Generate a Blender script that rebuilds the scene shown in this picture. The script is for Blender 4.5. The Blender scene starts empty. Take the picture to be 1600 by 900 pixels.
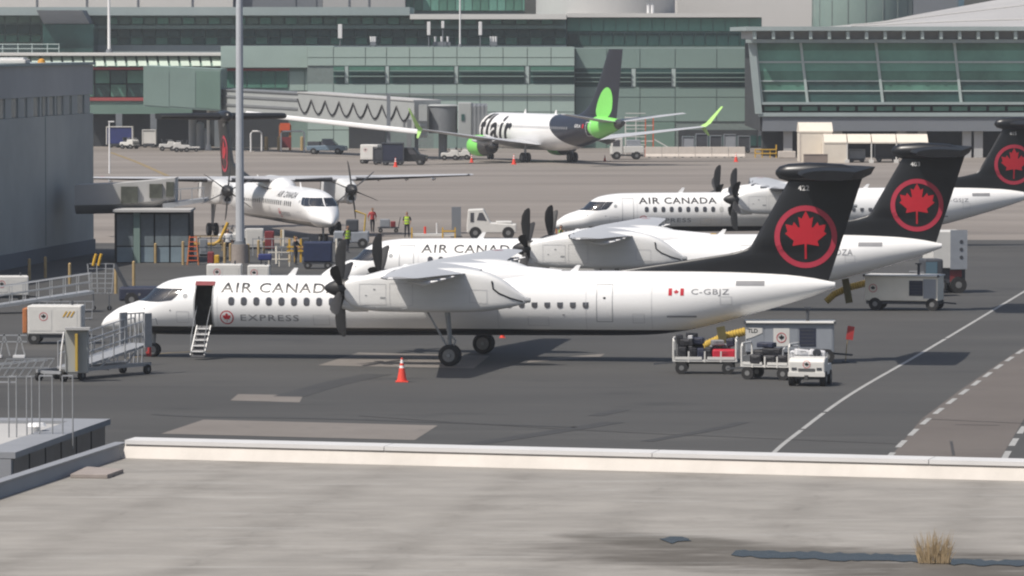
import bpy, bmesh, math, random
import numpy as np
from mathutils import Vector, Matrix
random.seed(7)
R = math.radians
scene = bpy.context.scene
col = scene.collection

# ------------------------------------------------------------------ camera, sky, sun, exposure
CAM_H, FPX, HORIZON = 13.85, 8200.0, 57.0
PITCH = math.atan((450 - HORIZON) / FPX)
cd = bpy.data.cameras.new('camera'); cam = bpy.data.objects.new('camera', cd); col.objects.link(cam)
cd.sensor_width = 36.0; cd.lens = FPX / 1600 * 36.0
cd.clip_start = 1.0; cd.clip_end = 20000
cam.location = (0, 0, CAM_H); cam.rotation_euler = (math.pi / 2 - PITCH, 0, 0)
scene.camera = cam

SUN_EL, SUN_AZ = 56.0, (-0.80, -0.60)          # elevation and horizontal direction towards the sun
sl = math.hypot(*SUN_AZ)
sdir = Vector((SUN_AZ[0] / sl * math.cos(R(SUN_EL)), SUN_AZ[1] / sl * math.cos(R(SUN_EL)), math.sin(R(SUN_EL))))
world = bpy.data.worlds.new('World'); scene.world = world; world.use_nodes = True
wn = world.node_tree.nodes; wl = world.node_tree.links
sky = wn.new('ShaderNodeTexSky'); sky.sky_type = 'NISHITA'; sky.sun_disc = False
sky.sun_elevation = R(SUN_EL); sky.sun_rotation = math.atan2(sdir.x, sdir.y)
sky.dust_density = 3.0
bg = wn['Background']; bg.inputs['Strength'].default_value = 0.10
wl.new(sky.outputs['Color'], bg.inputs['Color'])
sd = bpy.data.lights.new('sun', 'SUN'); sun = bpy.data.objects.new('sun', sd); col.objects.link(sun)
sd.energy = 4.7; sd.angle = R(0.53); sd.color = (1.0, 0.94, 0.86)
sun.rotation_euler = sdir.to_track_quat('Z', 'Y').to_euler()
vs = scene.view_settings
vs.view_transform = 'Standard'; vs.look = 'None'; vs.exposure = 0.0; vs.gamma = 1.0; vs.use_curve_mapping = False
scene.cycles.filter_width = 2.15
scene.cycles.max_bounces = 6
scene.cycles.use_denoising = True

# ------------------------------------------------------------------ measuring helpers (photograph pixel -> place)
_F = Vector((0, math.cos(PITCH), -math.sin(PITCH))); _U = Vector((0, math.sin(PITCH), math.cos(PITCH)))
def ray(px, py): return _F * FPX + Vector((1, 0, 0)) * (px - 800) - _U * (py - 450)
def at(px, py, Y):
    d = ray(px, py); t = Y / d.y
    return Vector((d.x * t, Y, CAM_H + d.z * t))
def G(px, py, z=0.0):
    d = ray(px, py); t = (z - CAM_H) / d.z
    return Vector((d.x * t, d.y * t, z))

# ------------------------------------------------------------------ materials
MATS = {}
def mat(name, rgb, rough=0.6, var=0.06, scale=3.0, metal=0.0, spec=0.5, stretch=None, bump=0.0, coat=0.0, rgb2=None, detail=6):
    m = bpy.data.materials.new(name); m.use_nodes = True
    nt = m.node_tree; n = nt.nodes; L = nt.links
    b = n['Principled BSDF']
    b.inputs['Roughness'].default_value = rough; b.inputs['Metallic'].default_value = metal
    b.inputs['Specular IOR Level'].default_value = spec
    if coat: b.inputs['Coat Weight'].default_value = coat; b.inputs['Coat Roughness'].default_value = 0.12
    tc = n.new('ShaderNodeTexCoord'); mp = n.new('ShaderNodeMapping'); L.new(tc.outputs['Object'], mp.inputs['Vector'])
    if stretch: mp.inputs['Scale'].default_value = stretch
    nz = n.new('ShaderNodeTexNoise'); nz.inputs['Scale'].default_value = scale; nz.inputs['Detail'].default_value = detail
    nz.inputs['Roughness'].default_value = 0.65
    L.new(mp.outputs['Vector'], nz.inputs['Vector'])
    cr = n.new('ShaderNodeValToRGB')
    cr.color_ramp.elements[0].position = 0.3; cr.color_ramp.elements[1].position = 0.72
    c2 = rgb2 if rgb2 else tuple(min(1, c * (1 + var)) for c in rgb)
    c1 = rgb if rgb2 else tuple(c * (1 - var) for c in rgb)
    cr.color_ramp.elements[0].color = (*c1, 1); cr.color_ramp.elements[1].color = (*c2, 1)
    L.new(nz.outputs['Fac'], cr.inputs['Fac']); L.new(cr.outputs['Color'], b.inputs['Base Color'])
    if bump:
        bp = n.new('ShaderNodeBump'); bp.inputs['Strength'].default_value = bump; bp.inputs['Distance'].default_value = 0.02
        L.new(nz.outputs['Fac'], bp.inputs['Height']); L.new(bp.outputs['Normal'], b.inputs['Normal'])
    MATS[name] = m
    return m
M = MATS
mat('white_paint', (0.80, 0.80, 0.80), 0.32, 0.03, 1.2, coat=0.3)
mat('nacelle_paint', (0.70, 0.70, 0.69), 0.36, 0.09, 1.1, coat=0.2, stretch=(.4, 1, 1.6))
mat('wing_grey', (0.45, 0.46, 0.48), 0.4, 0.05, 2)
mat('black_paint', (0.010, 0.011, 0.013), 0.34, 0.25, 1.0)
mat('boot_black', (0.018, 0.018, 0.022), 0.55, 0.2, 3)
mat('prop_black', (0.022, 0.022, 0.023), 0.5, 0.25, 3)
mat('logo_red', (0.48, 0.014, 0.028), 0.4, 0.05)
mat('ring_red', (0.44, 0.035, 0.065), 0.4, 0.05)
mat('ink_black', (0.012, 0.012, 0.014), 0.4, 0.1)
mat('letter_white', (0.7, 0.7, 0.7), 0.4, 0.03)
mat('letter_grey', (0.25, 0.25, 0.26), 0.4, 0.05)
mat('window_dark', (0.075, 0.077, 0.088), 0.12, 0.2, 2, spec=0.7)
mat('shade_white', (0.55, 0.55, 0.54), 0.4, 0.05, 2)
mat('glass_cockpit', (0.02, 0.024, 0.032), 0.06, 0.2, 2, spec=0.9)
mat('gear_grey', (0.28, 0.29, 0.30), 0.4, 0.15, 5, metal=0.2)
mat('rubber', (0.018, 0.018, 0.019), 0.8, 0.3, 6)
mat('rim_grey', (0.20, 0.20, 0.20), 0.4, 0.1, 6, metal=0.2)
mat('line_grey', (0.30, 0.31, 0.32), 0.5, 0.1)
mat('dark_interior', (0.03, 0.03, 0.03), 0.8, 0.2)
mat('cabin_dark', (0.13, 0.125, 0.11), 0.8, 0.3)
mat('red_trim', (0.20, 0.03, 0.035), 0.5, 0.1)
mat('aluminium', (0.48, 0.49, 0.50), 0.38, 0.10, 6, metal=0.55)
mat('galvanised', (0.36, 0.37, 0.385), 0.48, 0.14, 8, metal=0.35)
mat('lime_green', (0.22, 0.68, 0.14), 0.35, 0.04)
mat('navy_black', (0.016, 0.018, 0.028), 0.32, 0.15)
mat('winglet_green', (0.42, 0.72, 0.20), 0.35, 0.05)
mat('exhaust_metal', (0.10, 0.10, 0.10), 0.4, 0.2, 5, metal=0.6)

# ------------------------------------------------------------------ mesh helpers
class MB:
    def __init__(s): s.v = []; s.f = []; s.m = []
    def add(s, v, f, m=0):
        o = len(s.v); s.v += [tuple(p) for p in v]
        s.f += [tuple(i + o for i in q) for q in f]; s.m += [m] * len(f)
        return s
    def box(s, c, d, m=0, rz=0.0, ry=0.0, rx=0.0):
        hx, hy, hz = d[0] / 2, d[1] / 2, d[2] / 2
        P = [Vector((x, y, z)) for x in (-hx, hx) for y in (-hy, hy) for z in (-hz, hz)]
        if rz or ry or rx:
            q = Matrix.Rotation(rz, 3, 'Z') @ Matrix.Rotation(ry, 3, 'Y') @ Matrix.Rotation(rx, 3, 'X')
            P = [q @ p for p in P]
        c = Vector(c)
        return s.add([p + c for p in P], [(0, 1, 3, 2), (4, 6, 7, 5), (0, 4, 5, 1), (2, 3, 7, 6), (0, 2, 6, 4), (1, 5, 7, 3)], m)
    def b2(s, x0, x1, y0, y1, z0, z1, m=0): return s.box(((x0 + x1) / 2, (y0 + y1) / 2, (z0 + z1) / 2), (abs(x1 - x0), abs(y1 - y0), abs(z1 - z0)), m)
    def bar(s, p, q, w, h=None, m=0):
        h = h or w; p = Vector(p); q = Vector(q); d = (q - p)
        if d.length < 1e-6: return s
        d.normalize(); up = Vector((0, 0, 1)) if abs(d.z) < 0.95 else Vector((1, 0, 0))
        a = d.cross(up).normalized() * w / 2; b = a.cross(d).normalized() * h / 2
        return s.add([p - a - b, p + a - b, p + a + b, p - a + b, q - a - b, q + a - b, q + a + b, q - a + b],
                     [(0, 1, 2, 3), (7, 6, 5, 4), (0, 4, 5, 1), (1, 5, 6, 2), (2, 6, 7, 3), (3, 7, 4, 0)], m)
    def cyl(s, p, q, r1, r2=None, n=12, m=0):
        r2 = r1 if r2 is None else r2
        p = Vector(p); q = Vector(q); d = (q - p).normalized()
        up = Vector((0, 0, 1)) if abs(d.z) < 0.95 else Vector((1, 0, 0))
        a = d.cross(up).normalized(); b = a.cross(d).normalized()
        V = []
        for c, r in ((p, r1), (q, r2)):
            V += [c + a * (r * math.cos(2 * math.pi * i / n)) + b * (r * math.sin(2 * math.pi * i / n)) for i in range(n)]
        F = [(i, (i + 1) % n, n + (i + 1) % n, n + i) for i in range(n)] + [tuple(range(n))[::-1], tuple(range(n, 2 * n))]
        return s.add(V, F, m)
    def tube(s, pts, r, n=8, m=0):
        pts = [Vector(p) for p in pts]; rings = []
        for i, p in enumerate(pts):
            d = (pts[min(i + 1, len(pts) - 1)] - pts[max(i - 1, 0)]).normalized()
            up = Vector((0, 0, 1)) if abs(d.z) < 0.95 else Vector((1, 0, 0))
            a = d.cross(up).normalized(); b = a.cross(d).normalized()
            rr = r[i] if isinstance(r, (list, tuple)) else r
            rings.append([p + a * (rr * math.cos(2 * math.pi * k / n)) + b * (rr * math.sin(2 * math.pi * k / n)) for k in range(n)])
        return s.loft(rings, m=m)
    def loft(s, rings, cap=True, m=0, closed=True):
        n = len(rings[0]); V = [p for r in rings for p in r]; F = []
        for i in range(len(rings) - 1):
            for k in range(n if closed else n - 1):
                F.append((i * n + k, i * n + (k + 1) % n, (i + 1) * n + (k + 1) % n, (i + 1) * n + k))
        if cap: F += [tuple(range(n))[::-1], tuple(range((len(rings) - 1) * n, len(rings) * n))]
        return s.add(V, F, m)
    def prism(s, poly, vec, m=0):
        n = len(poly); vec = Vector(vec); P = [Vector(p) for p in poly]
        return s.add(P + [p + vec for p in P], [tuple(range(n))[::-1], tuple(range(n, 2 * n))] + [(i, (i + 1) % n, n + (i + 1) % n, n + i) for i in range(n)], m)
    def grid(s, fn, nu, nv, m=0):
        V = [fn(i / nu, j / nv) for i in range(nu + 1) for j in range(nv + 1)]
        F = [(i * (nv + 1) + j, (i + 1) * (nv + 1) + j, (i + 1) * (nv + 1) + j + 1, i * (nv + 1) + j + 1) for i in range(nu) for j in range(nv)]
        return s.add(V, F, m)
    def mesh(s, name, mats, smooth=None):
        me = bpy.data.meshes.new(name); me.from_pydata([tuple(v) for v in s.v], [], s.f)
        for mm in (mats if isinstance(mats, (list, tuple)) else [mats]): me.materials.append(M[mm] if isinstance(mm, str) else mm)
        me.polygons.foreach_set('material_index', s.m)
        bm = bmesh.new(); bm.from_mesh(me); bmesh.ops.recalc_face_normals(bm, faces=bm.faces); bm.to_mesh(me); bm.free()
        if smooth:
            me.polygons.foreach_set('use_smooth', [True] * len(me.polygons))
            me.set_sharp_from_angle(angle=R(smooth))
        me.update()
        return me
    def build(s, name, mats, parent=None, smooth=None, bevel=0.0, loc=None, rz=0.0):
        o = bpy.data.objects.new(name, s.mesh(name, mats, smooth)); col.objects.link(o)
        if parent: o.parent = parent
        if loc is not None: o.location = loc
        if rz: o.rotation_euler = (0, 0, rz)
        if bevel:
            md = o.modifiers.new('bevel', 'BEVEL'); md.width = bevel; md.segments = 2; md.limit_method = 'ANGLE'; md.angle_limit = R(40)
        return o
def ob(name, me, parent=None, loc=(0, 0, 0), rz=0.0):
    o = bpy.data.objects.new(name, me); col.objects.link(o); o.location = loc; o.rotation_euler = (0, 0, rz)
    if parent: o.parent = parent
    return o
def tag(o, label, cat, group=None):
    o['label'] = label; o['category'] = cat
    if group: o['group'] = group
    return o
def thing(name, label, cat, loc=(0, 0, 0), rz=0.0, group=None):
    o = bpy.data.objects.new(name, None); col.objects.link(o); o.empty_display_size = 0.2
    o.location = loc; o.rotation_euler = (0, 0, rz)
    return tag(o, label, cat, group)
def struct(o): o['kind'] = 'structure'; return o
def copy_tree(o, parent=None):
    c = o.copy(); col.objects.link(c)
    if parent: c.parent = parent
    for ch in list(o.children): copy_tree(ch, c)
    return c

def pchip(xs, ys):
    xs = np.array(xs, float); ys = np.array(ys, float); h = np.diff(xs); d = np.diff(ys) / h
    m = np.zeros(len(xs)); m[0] = d[0]; m[-1] = d[-1]
    for i in range(1, len(xs) - 1):
        m[i] = 0 if d[i - 1] * d[i] <= 0 else 2 * d[i - 1] * d[i] / (d[i - 1] + d[i])
    def f(x):
        i = int(min(max(np.searchsorted(xs, x) - 1, 0), len(h) - 1)); t = (x - xs[i]) / h[i]
        t = min(max(t, 0.0), 1.0)
        return float((1 + 2 * t) * (1 - t) ** 2 * ys[i] + t * (1 - t) ** 2 * h[i] * m[i] + t * t * (3 - 2 * t) * ys[i + 1] + t * t * (t - 1) * h[i] * m[i + 1])
    return f

# flat outlines (letters, emblems) cut fine enough to be laid on curved skins
def flat_mesh(polys_bm, cutx=0.25, cutz=0.08):
    bm = polys_bm
    xs = [v.co.x for v in bm.verts]; ys = [v.co.y for v in bm.verts]
    x0, x1, y0, y1 = min(xs), max(xs), min(ys), max(ys)
    for axis, a, b, st in ((0, x0, x1, cutx), (1, y0, y1, cutz)):
        k = a + st
        while k < b - 1e-4:
            co = (k, 0, 0) if axis == 0 else (0, k, 0); no = (1, 0, 0) if axis == 0 else (0, 1, 0)
            bmesh.ops.bisect_plane(bm, geom=bm.verts[:] + bm.edges[:] + bm.faces[:], plane_co=co, plane_no=no)
            k += st
    V = [(v.co.x, v.co.y) for v in bm.verts]; bm.verts.index_update()
    F = [tuple(v.index for v in f.verts) for f in bm.faces]
    bm.free()
    return V, F
_TXT = {}
def text_flat(body, width=None, height=None, bold=0.0, shear=0.0, space=1.0, cutx=0.25, cutz=0.08):
    key = (body, width, height, bold, shear, space, cutx, cutz)
    if key in _TXT: return _TXT[key]
    cu = bpy.data.curves.new('txt', 'FONT'); cu.body = body; cu.size = 1.0; cu.offset = bold; cu.shear = shear; cu.space_character = space
    cu.resolution_u = 3
    o = bpy.data.objects.new('txt', cu); col.objects.link(o)
    bpy.context.view_layer.update()
    dg = bpy.context.evaluated_depsgraph_get()
    me = bpy.data.meshes.new_from_object(o.evaluated_get(dg))
    bm = bmesh.new(); bm.from_mesh(me)
    bpy.data.objects.remove(o); bpy.data.curves.remove(cu); bpy.data.meshes.remove(me)
    bmesh.ops.dissolve_limit(bm, angle_limit=0.001, verts=bm.verts[:], edges=bm.edges[:])
    bmesh.ops.triangulate(bm, faces=bm.faces[:])
    xs = [v.co.x for v in bm.verts]; ys = [v.co.y for v in bm.verts]
    x0, w = min(xs), max(xs) - min(xs); y0 = min(ys); hh = max(ys) - y0
    sy = (height / hh) if height else 1.0
    sx = (width / w) if width else sy
    for v in bm.verts: v.co = ((v.co.x - x0) * sx, (v.co.y - y0) * sy, 0)
    _TXT[key] = flat_mesh(bm, cutx, cutz)
    return _TXT[key]
def poly_flat(polys, cutx=0.25, cutz=0.08):
    bm = bmesh.new()
    for p in polys:
        vs_ = [bm.verts.new((x, y, 0)) for x, y in p]; bm.faces.new(vs_)
    bmesh.ops.triangulate(bm, faces=bm.faces[:])
    return flat_mesh(bm, cutx, cutz)
LEAF_H = [(0, 1.0), (0.17, 0.68), (0.32, 0.76), (0.245, 0.34), (0.31, 0.32), (0.50, 0.55), (0.56, 0.40), (0.86, 0.46), (0.77, 0.16), (0.88, 0.08), (0.50, -0.22), (0.56, -0.42), (0.07, -0.34)]
LEAF = LEAF_H + [(0.045, -0.34), (0.045, -0.95), (-0.045, -0.95), (-0.045, -0.34)] + [(-x, y) for x, y in LEAF_H[::-1][:-1]]
def leaf_flat(r, cut=0.2):
    return poly_flat([[(x * r, y * r) for x, y in LEAF]], cut, cut)
def ring_flat(r0, r1, n=40, cut=9):
    return poly_flat([[(r0 * math.cos(a), r0 * math.sin(a)), (r1 * math.cos(a), r1 * math.sin(a)), (r1 * math.cos(b), r1 * math.sin(b)), (r0 * math.cos(b), r0 * math.sin(b))]
                      for a, b in ((2 * math.pi * i / n, 2 * math.pi * (i + 1) / n) for i in range(n))], cut, cut)
def disc_flat(r, n=32, sx=1.0, cut=0.3):
    return poly_flat([[(sx * r * math.cos(2 * math.pi * i / n), r * math.sin(2 * math.pi * i / n)) for i in range(n)]], cut, cut)
def rect_flat(w, h, rad=0.0, cutx=0.25, cutz=0.08):
    if rad <= 0: p = [(0, 0), (w, 0), (w, h), (0, h)]
    else:
        p = []
        for cx, cy, a0 in ((w - rad, rad, -90), (w - rad, h - rad, 0), (rad, h - rad, 90), (rad, rad, 180)):
            p += [(cx + rad * math.cos(R(a0 + k * 22.5)), cy + rad * math.sin(R(a0 + k * 22.5))) for k in range(5)]
    return poly_flat([p], cutx, cutz)
def frame_flat(w, h, t, cutx=0.25, cutz=0.08):
    return poly_flat([[(0, 0), (w, 0), (w, t), (0, t)], [(0, h - t), (w, h - t), (w, h), (0, h)], [(0, t), (t, t), (t, h - t), (0, h - t)], [(w - t, t), (w, t), (w, h - t), (w - t, h - t)]], cutx, cutz)
def lay(flat, fn, name, m, parent):
    V, F = flat; b = MB(); b.add([fn(x, y) for x, y in V], F)
    me = bpy.data.meshes.new(name); me.from_pydata(b.v, [], b.f); me.materials.append(M[m])
    me.polygons.foreach_set('use_smooth', [True] * len(me.polygons)); me.update()
    o = bpy.data.objects.new(name, me); col.objects.link(o); o.parent = parent
    return o
def decal(flat, origin, ux, uz, name, m, parent):
    o_ = Vector(origin); ux = Vector(ux); uz = Vector(uz)
    return lay(flat, lambda x, y: o_ + ux * x + uz * y, name, m, parent)
# ------------------------------------------------------------------ ground
mat('concrete_apron', (0.155, 0.136, 0.120), 0.85, 0.12, 0.05, rgb2=(0.25, 0.222, 0.198), stretch=(.35, 1.6, 1), detail=9)
mat('asphalt_apron', (0.043, 0.0425, 0.041), 0.85, 0.15, 0.07, rgb2=(0.064, 0.063, 0.060), stretch=(.5, 1.4, 1), detail=10)
mat('concrete_patch', (0.15, 0.134, 0.12), 0.85, 0.12, 0.25, rgb2=(0.19, 0.172, 0.155))
mat('concrete_lane', (0.098, 0.084, 0.075), 0.85, 0.1, 0.15, rgb2=(0.13, 0.114, 0.102), detail=9)
mat('line_paint', (0.33, 0.33, 0.32), 0.7, 0.15, 1.2)
mat('tyre_mark', (0.040, 0.040, 0.040), 0.8, 0.15, 0.6)
mat('crack_seal', (0.050, 0.047, 0.045), 0.7, 0.15, 1)
def spots(mname, rgb, scale, lo, hi, amt, stretch=(1, 1, 1)):
    m = MATS[mname]; n = m.node_tree.nodes; L = m.node_tree.links; b = n['Principled BSDF']; src = b.inputs['Base Color'].links[0].from_socket
    tc = n.new('ShaderNodeTexCoord'); mp = n.new('ShaderNodeMapping'); mp.inputs['Scale'].default_value = stretch; L.new(tc.outputs['Object'], mp.inputs['Vector'])
    z = n.new('ShaderNodeTexNoise'); z.inputs['Scale'].default_value = scale; z.inputs['Detail'].default_value = 7; z.inputs['Roughness'].default_value = .6; L.new(mp.outputs['Vector'], z.inputs['Vector'])
    r = n.new('ShaderNodeMapRange'); r.interpolation_type = 'SMOOTHSTEP'; L.new(z.outputs['Fac'], r.inputs['Value']); r.inputs['From Min'].default_value = lo; r.inputs['From Max'].default_value = hi; r.inputs['To Max'].default_value = amt
    mx = n.new('ShaderNodeMix'); mx.data_type = 'RGBA'; L.new(r.outputs['Result'], mx.inputs['Factor']); L.new(src, mx.inputs[6]); mx.inputs[7].default_value = (*rgb, 1); L.new(mx.outputs[2], b.inputs['Base Color'])
spots('asphalt_apron', (.028, .028, .028), .22, .58, .70, .55, (.6, 1, 1)); spots('asphalt_apron', (.095, .092, .086), .09, .56, .72, .5, (.35, 1.5, 1)); spots('asphalt_apron', (.03, .03, .03), .06, .60, .66, .4, (.3, 4, 1))
spots('concrete_apron', (.10, .088, .078), .03, .54, .70, .6, (.3, 2.2, 1)); spots('concrete_apron', (.30, .275, .25), .05, .58, .72, .5, (.2, 3, 1)); spots('concrete_patch', (.08, .075, .07), .5, .56, .7, .5); spots('concrete_lane', (.06, .055, .05), .3, .58, .7, .4)
def sheet(name, pts, z, m, kind='structure'):
    me = bpy.data.meshes.new(name); me.from_pydata([(p[0], p[1], z) for p in pts], [], [tuple(range(len(pts)))]); me.materials.append(M[m])
    o = bpy.data.objects.new(name, me); col.objects.link(o)
    if kind: o['kind'] = kind
    return o
sheet('ground', [(-4000, -500), (4000, -500), (4000, 9000), (-4000, 9000)], 0, 'concrete_apron')
sheet('asphalt_apron', [(-140, 60), (200, 60), (200, 352), (60, 356), (16, 358), (-8, 352), (-40, 352), (-140, 350)], .004, 'asphalt_apron')
def gp(*px): return [G(x, y) for x, y in px]
sheet('concrete_patch', gp((252, 678), (318, 656), (684, 665), (648, 688)), .010, 'concrete_patch')
sheet('concrete_patch', gp((360, 626), (372, 616), (474, 618), (468, 629)), .010, 'concrete_patch')
sheet('concrete_patch', gp((497, 571), (560, 551), (765, 556), (740, 576)), .010, 'concrete_patch')
sheet('concrete_patch', gp((822, 567), (830, 562), (945, 553), (938, 558)), .010, 'concrete_patch')
sheet('concrete_lane', gp((1385, 722), (1440, 655), (1500, 610), (1570, 562), (1650, 510), (1800, 430), (2000, 470), (2000, 560), (1700, 590), (1600, 655), (1560, 722)), .008, 'concrete_lane')
def px_line(name, pts, w, m='line_paint', dashes=None, z=.014, n=80):
    """painted line through ground points; width in metres; dashes = list of (t0,t1)"""
    P = [G(*p) for p in pts]
    # Catmull-Rom
    Q = []
    for i in range(len(P) - 1):
        p0, p1, p2, p3 = P[max(i - 1, 0)], P[i], P[i + 1], P[min(i + 2, len(P) - 1)]
        for k in range(12):
            t = k / 12; Q.append(.5 * ((2 * p1) + (p2 - p0) * t + (2 * p0 - 5 * p1 + 4 * p2 - p3) * t * t + (3 * p1 - p0 - 3 * p2 + p3) * t ** 3))
    Q.append(P[-1]); L = [0]
    for a, c in zip(Q, Q[1:]): L.append(L[-1] + (c - a).length)
    def pos(s):
        s = min(max(s, 0), L[-1]); i = max(0, min(int(np.searchsorted(L, s)) - 1, len(Q) - 2)); u = (s - L[i]) / max(1e-6, L[i + 1] - L[i])
        d = (Q[i + 1] - Q[i]).normalized(); return Q[i].lerp(Q[i + 1], u), Vector((-d.y, d.x, 0))
    segs = dashes(L[-1]) if dashes else [(0, L[-1])]
    for a, c in segs:
        k = max(2, int((c - a) / 1.0)); V = []; F = []
        for i in range(k + 1):
            p, nn = pos(a + (c - a) * i / k); V += [p + nn * w / 2, p - nn * w / 2]
        F = [(2 * i, 2 * i + 2, 2 * i + 3, 2 * i + 1) for i in range(k)]
        me = bpy.data.meshes.new(name); me.from_pydata([(v.x, v.y, z) for v in V], [], F); me.materials.append(M[m])
        o = struct(ob(name, me))
px_line('lane_edge_line', [(1180, 740), (1210, 707), (1245, 678), (1330, 616), (1450, 546), (1600, 456), (1760, 360)], .17, dashes=lambda T: [(0, 18.5), (19.0, 27), (27.6, 75), (75.5, T)])
def dash(a, g):
    def f(T):
        o = []; s = 0
        while s < T: o.append((s, min(T, s + a))); s += a + g
        return o
    return f
px_line('dashed_line', [(1372, 740), (1394, 709), (1445, 660), (1510, 610), (1600, 546), (1700, 484)], .20, dashes=dash(3.1, 2.2))
px_line('dashed_line', [(1560, 740), (1572, 712), (1600, 668), (1640, 620)], .22, dashes=dash(3.4, 2.2))
for pts, w in (([(1010, 690), (1110, 672), (1160, 660)], .5), ([(450, 620), (520, 600), (590, 585)], 1.2), ([(930, 650), (975, 640)], .6), ([(240, 648), (330, 652), (520, 655), (900, 668)], .4), ([(700, 700), (860, 676), (960, 660)], .8)):
    px_line('tyre_mark', pts, w, 'tyre_mark', z=.012)
for pts in ([(1440, 655), (1600, 662)], [(1492, 664), (1562, 665)], [(1486, 690), (1490, 712)], [(560, 650), (900, 672), (1400, 694)]):
    px_line('pavement_joint', pts, .10, 'crack_seal', z=.016)
# painted lead-in line on the far apron
mat('old_yellow', (0.24, 0.18, 0.09), .8, .2, .6)
px_line('lead_in_line', [(172, 238), (215, 254), (262, 275)], .5, 'old_yellow', z=.014)
px_line('lead_in_line', [(200, 560), (260, 552), (330, 549)], .15, 'old_yellow', z=.014)
# ------------------------------------------------------------------ terminal
mat('fascia_grey', (0.29, 0.345, 0.345), .6, .08, .15)
mat('panel_pale', (0.325, 0.415, 0.38), .5, .07, .2)
mat('panel_mid', (0.19, 0.265, 0.24), .5, .07, .2)
mat('panel_green', (0.145, 0.225, 0.19), .5, .07, .2)
mat('joint_dark', (0.17, 0.21, 0.2), .7, .1)
mat('glass_dark', (0.034, 0.08, 0.075), .10, .5, .12, spec=.6)
mat('glass_teal', (0.135, 0.3, 0.24), .12, .35, .10, spec=.6)
mat('glass_green', (0.085, 0.195, 0.15), .10, .55, .10, spec=.6)
mat('glass_light', (0.20, 0.27, 0.25), .15, .12, .1, spec=.6)
mat('mullion', (0.38, 0.45, 0.435), .5, .06)
mat('roof_metal', (0.42, 0.41, 0.4), .5, .08, .1)
mat('concrete_grey', (0.4, 0.4, 0.395), .8, .06, .1)
mat('concrete_dark', (0.16, 0.175, 0.195), .8, .08, .1)
mat('white_wall', (0.6, 0.585, 0.56), .8, .04, .1)
mat('undercroft', (0.03, 0.034, 0.038), .8, .3, .2)  # near-black colour holding the deep shade under and behind the facades
mat('red_stripe', (0.34, 0.07, 0.07), .6, .1)
mat('skylight', (0.5, 0.58, 0.5), .4, .08, .3)
mat('sign_orange', (0.50, 0.24, 0.03), .6, .1, 2)
mat('blue_glass', (0.10, 0.17, 0.22), .12, .2, .1, spec=.6)
_PM = {}
def pane(parent, name, x0, x1, z0, z1, y, m, t=.12):
    """one flat panel, front face at depth y, in the local space of its (unmoved) parent"""
    k = (round(x1 - x0, 2), round(z1 - z0, 2), m, t, name)
    if k not in _PM: _PM[k] = MB().box((0, 0, 0), (k[0], t, k[1])).mesh(name, m)
    return ob(name, _PM[k], parent, ((x0 + x1) / 2, y + t / 2, (z0 + z1) / 2))
def X(px, Y): return at(px, 100, Y).x
def Z(py, Y): return at(800, py, Y).z
def pblock(parent, name, px0, px1, py0, py1, Y, depth, m, bevel=0):
    """solid block whose front face fills this stretch of the facade plane at depth Y"""
    z1 = Z(py0, Y); z0 = 0.0 if py1 is None else Z(py1, Y)
    return MB().b2(X(px0, Y), X(px1, Y), Y, Y + depth, z0, z1).build(name, m, parent, bevel=bevel)
def pgrid(parent, name, pxs, pys, Y, m, gap=.1, t=.12, mats=None):
    for j in range(len(pys) - 1):
        for i in range(len(pxs) - 1):
            mm = m if mats is None else mats[(i * 3 + j * 5 + (i * i) % 4) % len(mats)]
            pane(parent, name, X(pxs[i], Y) + gap / 2, X(pxs[i + 1], Y) - gap / 2, Z(pys[j + 1], Y) + gap / 2, Z(pys[j], Y) - gap / 2, Y, mm, t)
def fr(a, b, st):
    o = [a]
    while o[-1] + st < b - st * .3: o.append(o[-1] + st)
    return o + [b]

# left concourse, upper storey
tc = thing('terminal_concourse', 'long green glazed concourse storey across the upper left background', 'building')
YA = 690
pblock(tc, 'wall', -60, 885, 22, 84, YA + .4, 30, 'panel_mid')
pblock(tc, 'roof_fascia', -60, 640, 11, 24, YA - 2.5, 34, 'fascia_grey')
pblock(tc, 'roof_fascia', 640.5, 885, 22, 30, YA - 2.5, 34, 'white_wall')
pgrid(tc, 'clerestory_pane', fr(165, 885, 20), [26, 39], YA, 'panel_green', .25, mats=['glass_teal', 'panel_green', 'glass_teal'])
pblock(tc, 'beam', 145, 885, 39.5, 45, YA - .5, .8, 'panel_mid')
pgrid(tc, 'window_pane', fr(165, 885, 19.5), [45.5, 58, 70], YA, 'glass_dark', .14, mats=['glass_dark', 'glass_dark', 'glass_green'])
pblock(tc, 'sill', 145, 885, 70.5, 84, YA - .6, .9, 'fascia_grey')
pgrid(tc, 'window_pane', [-12, 8, 28, 48, 65], [24, 36], YA, 'panel_green', .2)
pgrid(tc, 'window_pane', [-12, 8, 28, 48, 65], [37, 54, 67], YA, 'glass_dark', .2, mats=['glass_dark', 'glass_green'])
dk = MB(); za, zb = Z(82, 682), Z(38, 682)
dk.b2(X(67, 682), X(146, 682), 682, 692, za, zb); db = dk.build('dark_bay', 'glass_dark', tc)
vz = MB(); p = [at(57, 16, 680), at(128, 16, 680), at(140, 37, 682), at(68, 37, 682)]
vz.prism(p, (0, 8, 0)); vz.build('visor', 'concrete_dark', db)
rl = thing('roof_railing', 'thin white railing on the far left terminal roof', 'railing')
for px in (4, 28, 50, 74, 92):
    MB().bar(at(px, 84, 672), at(px, 68, 672), .12).build('post', 'mullion', rl)
for py in (69, 76): MB().bar(at(-5, py, 671.9), at(92, py, 671.9), .10).build('rail', 'mullion', rl)

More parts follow.
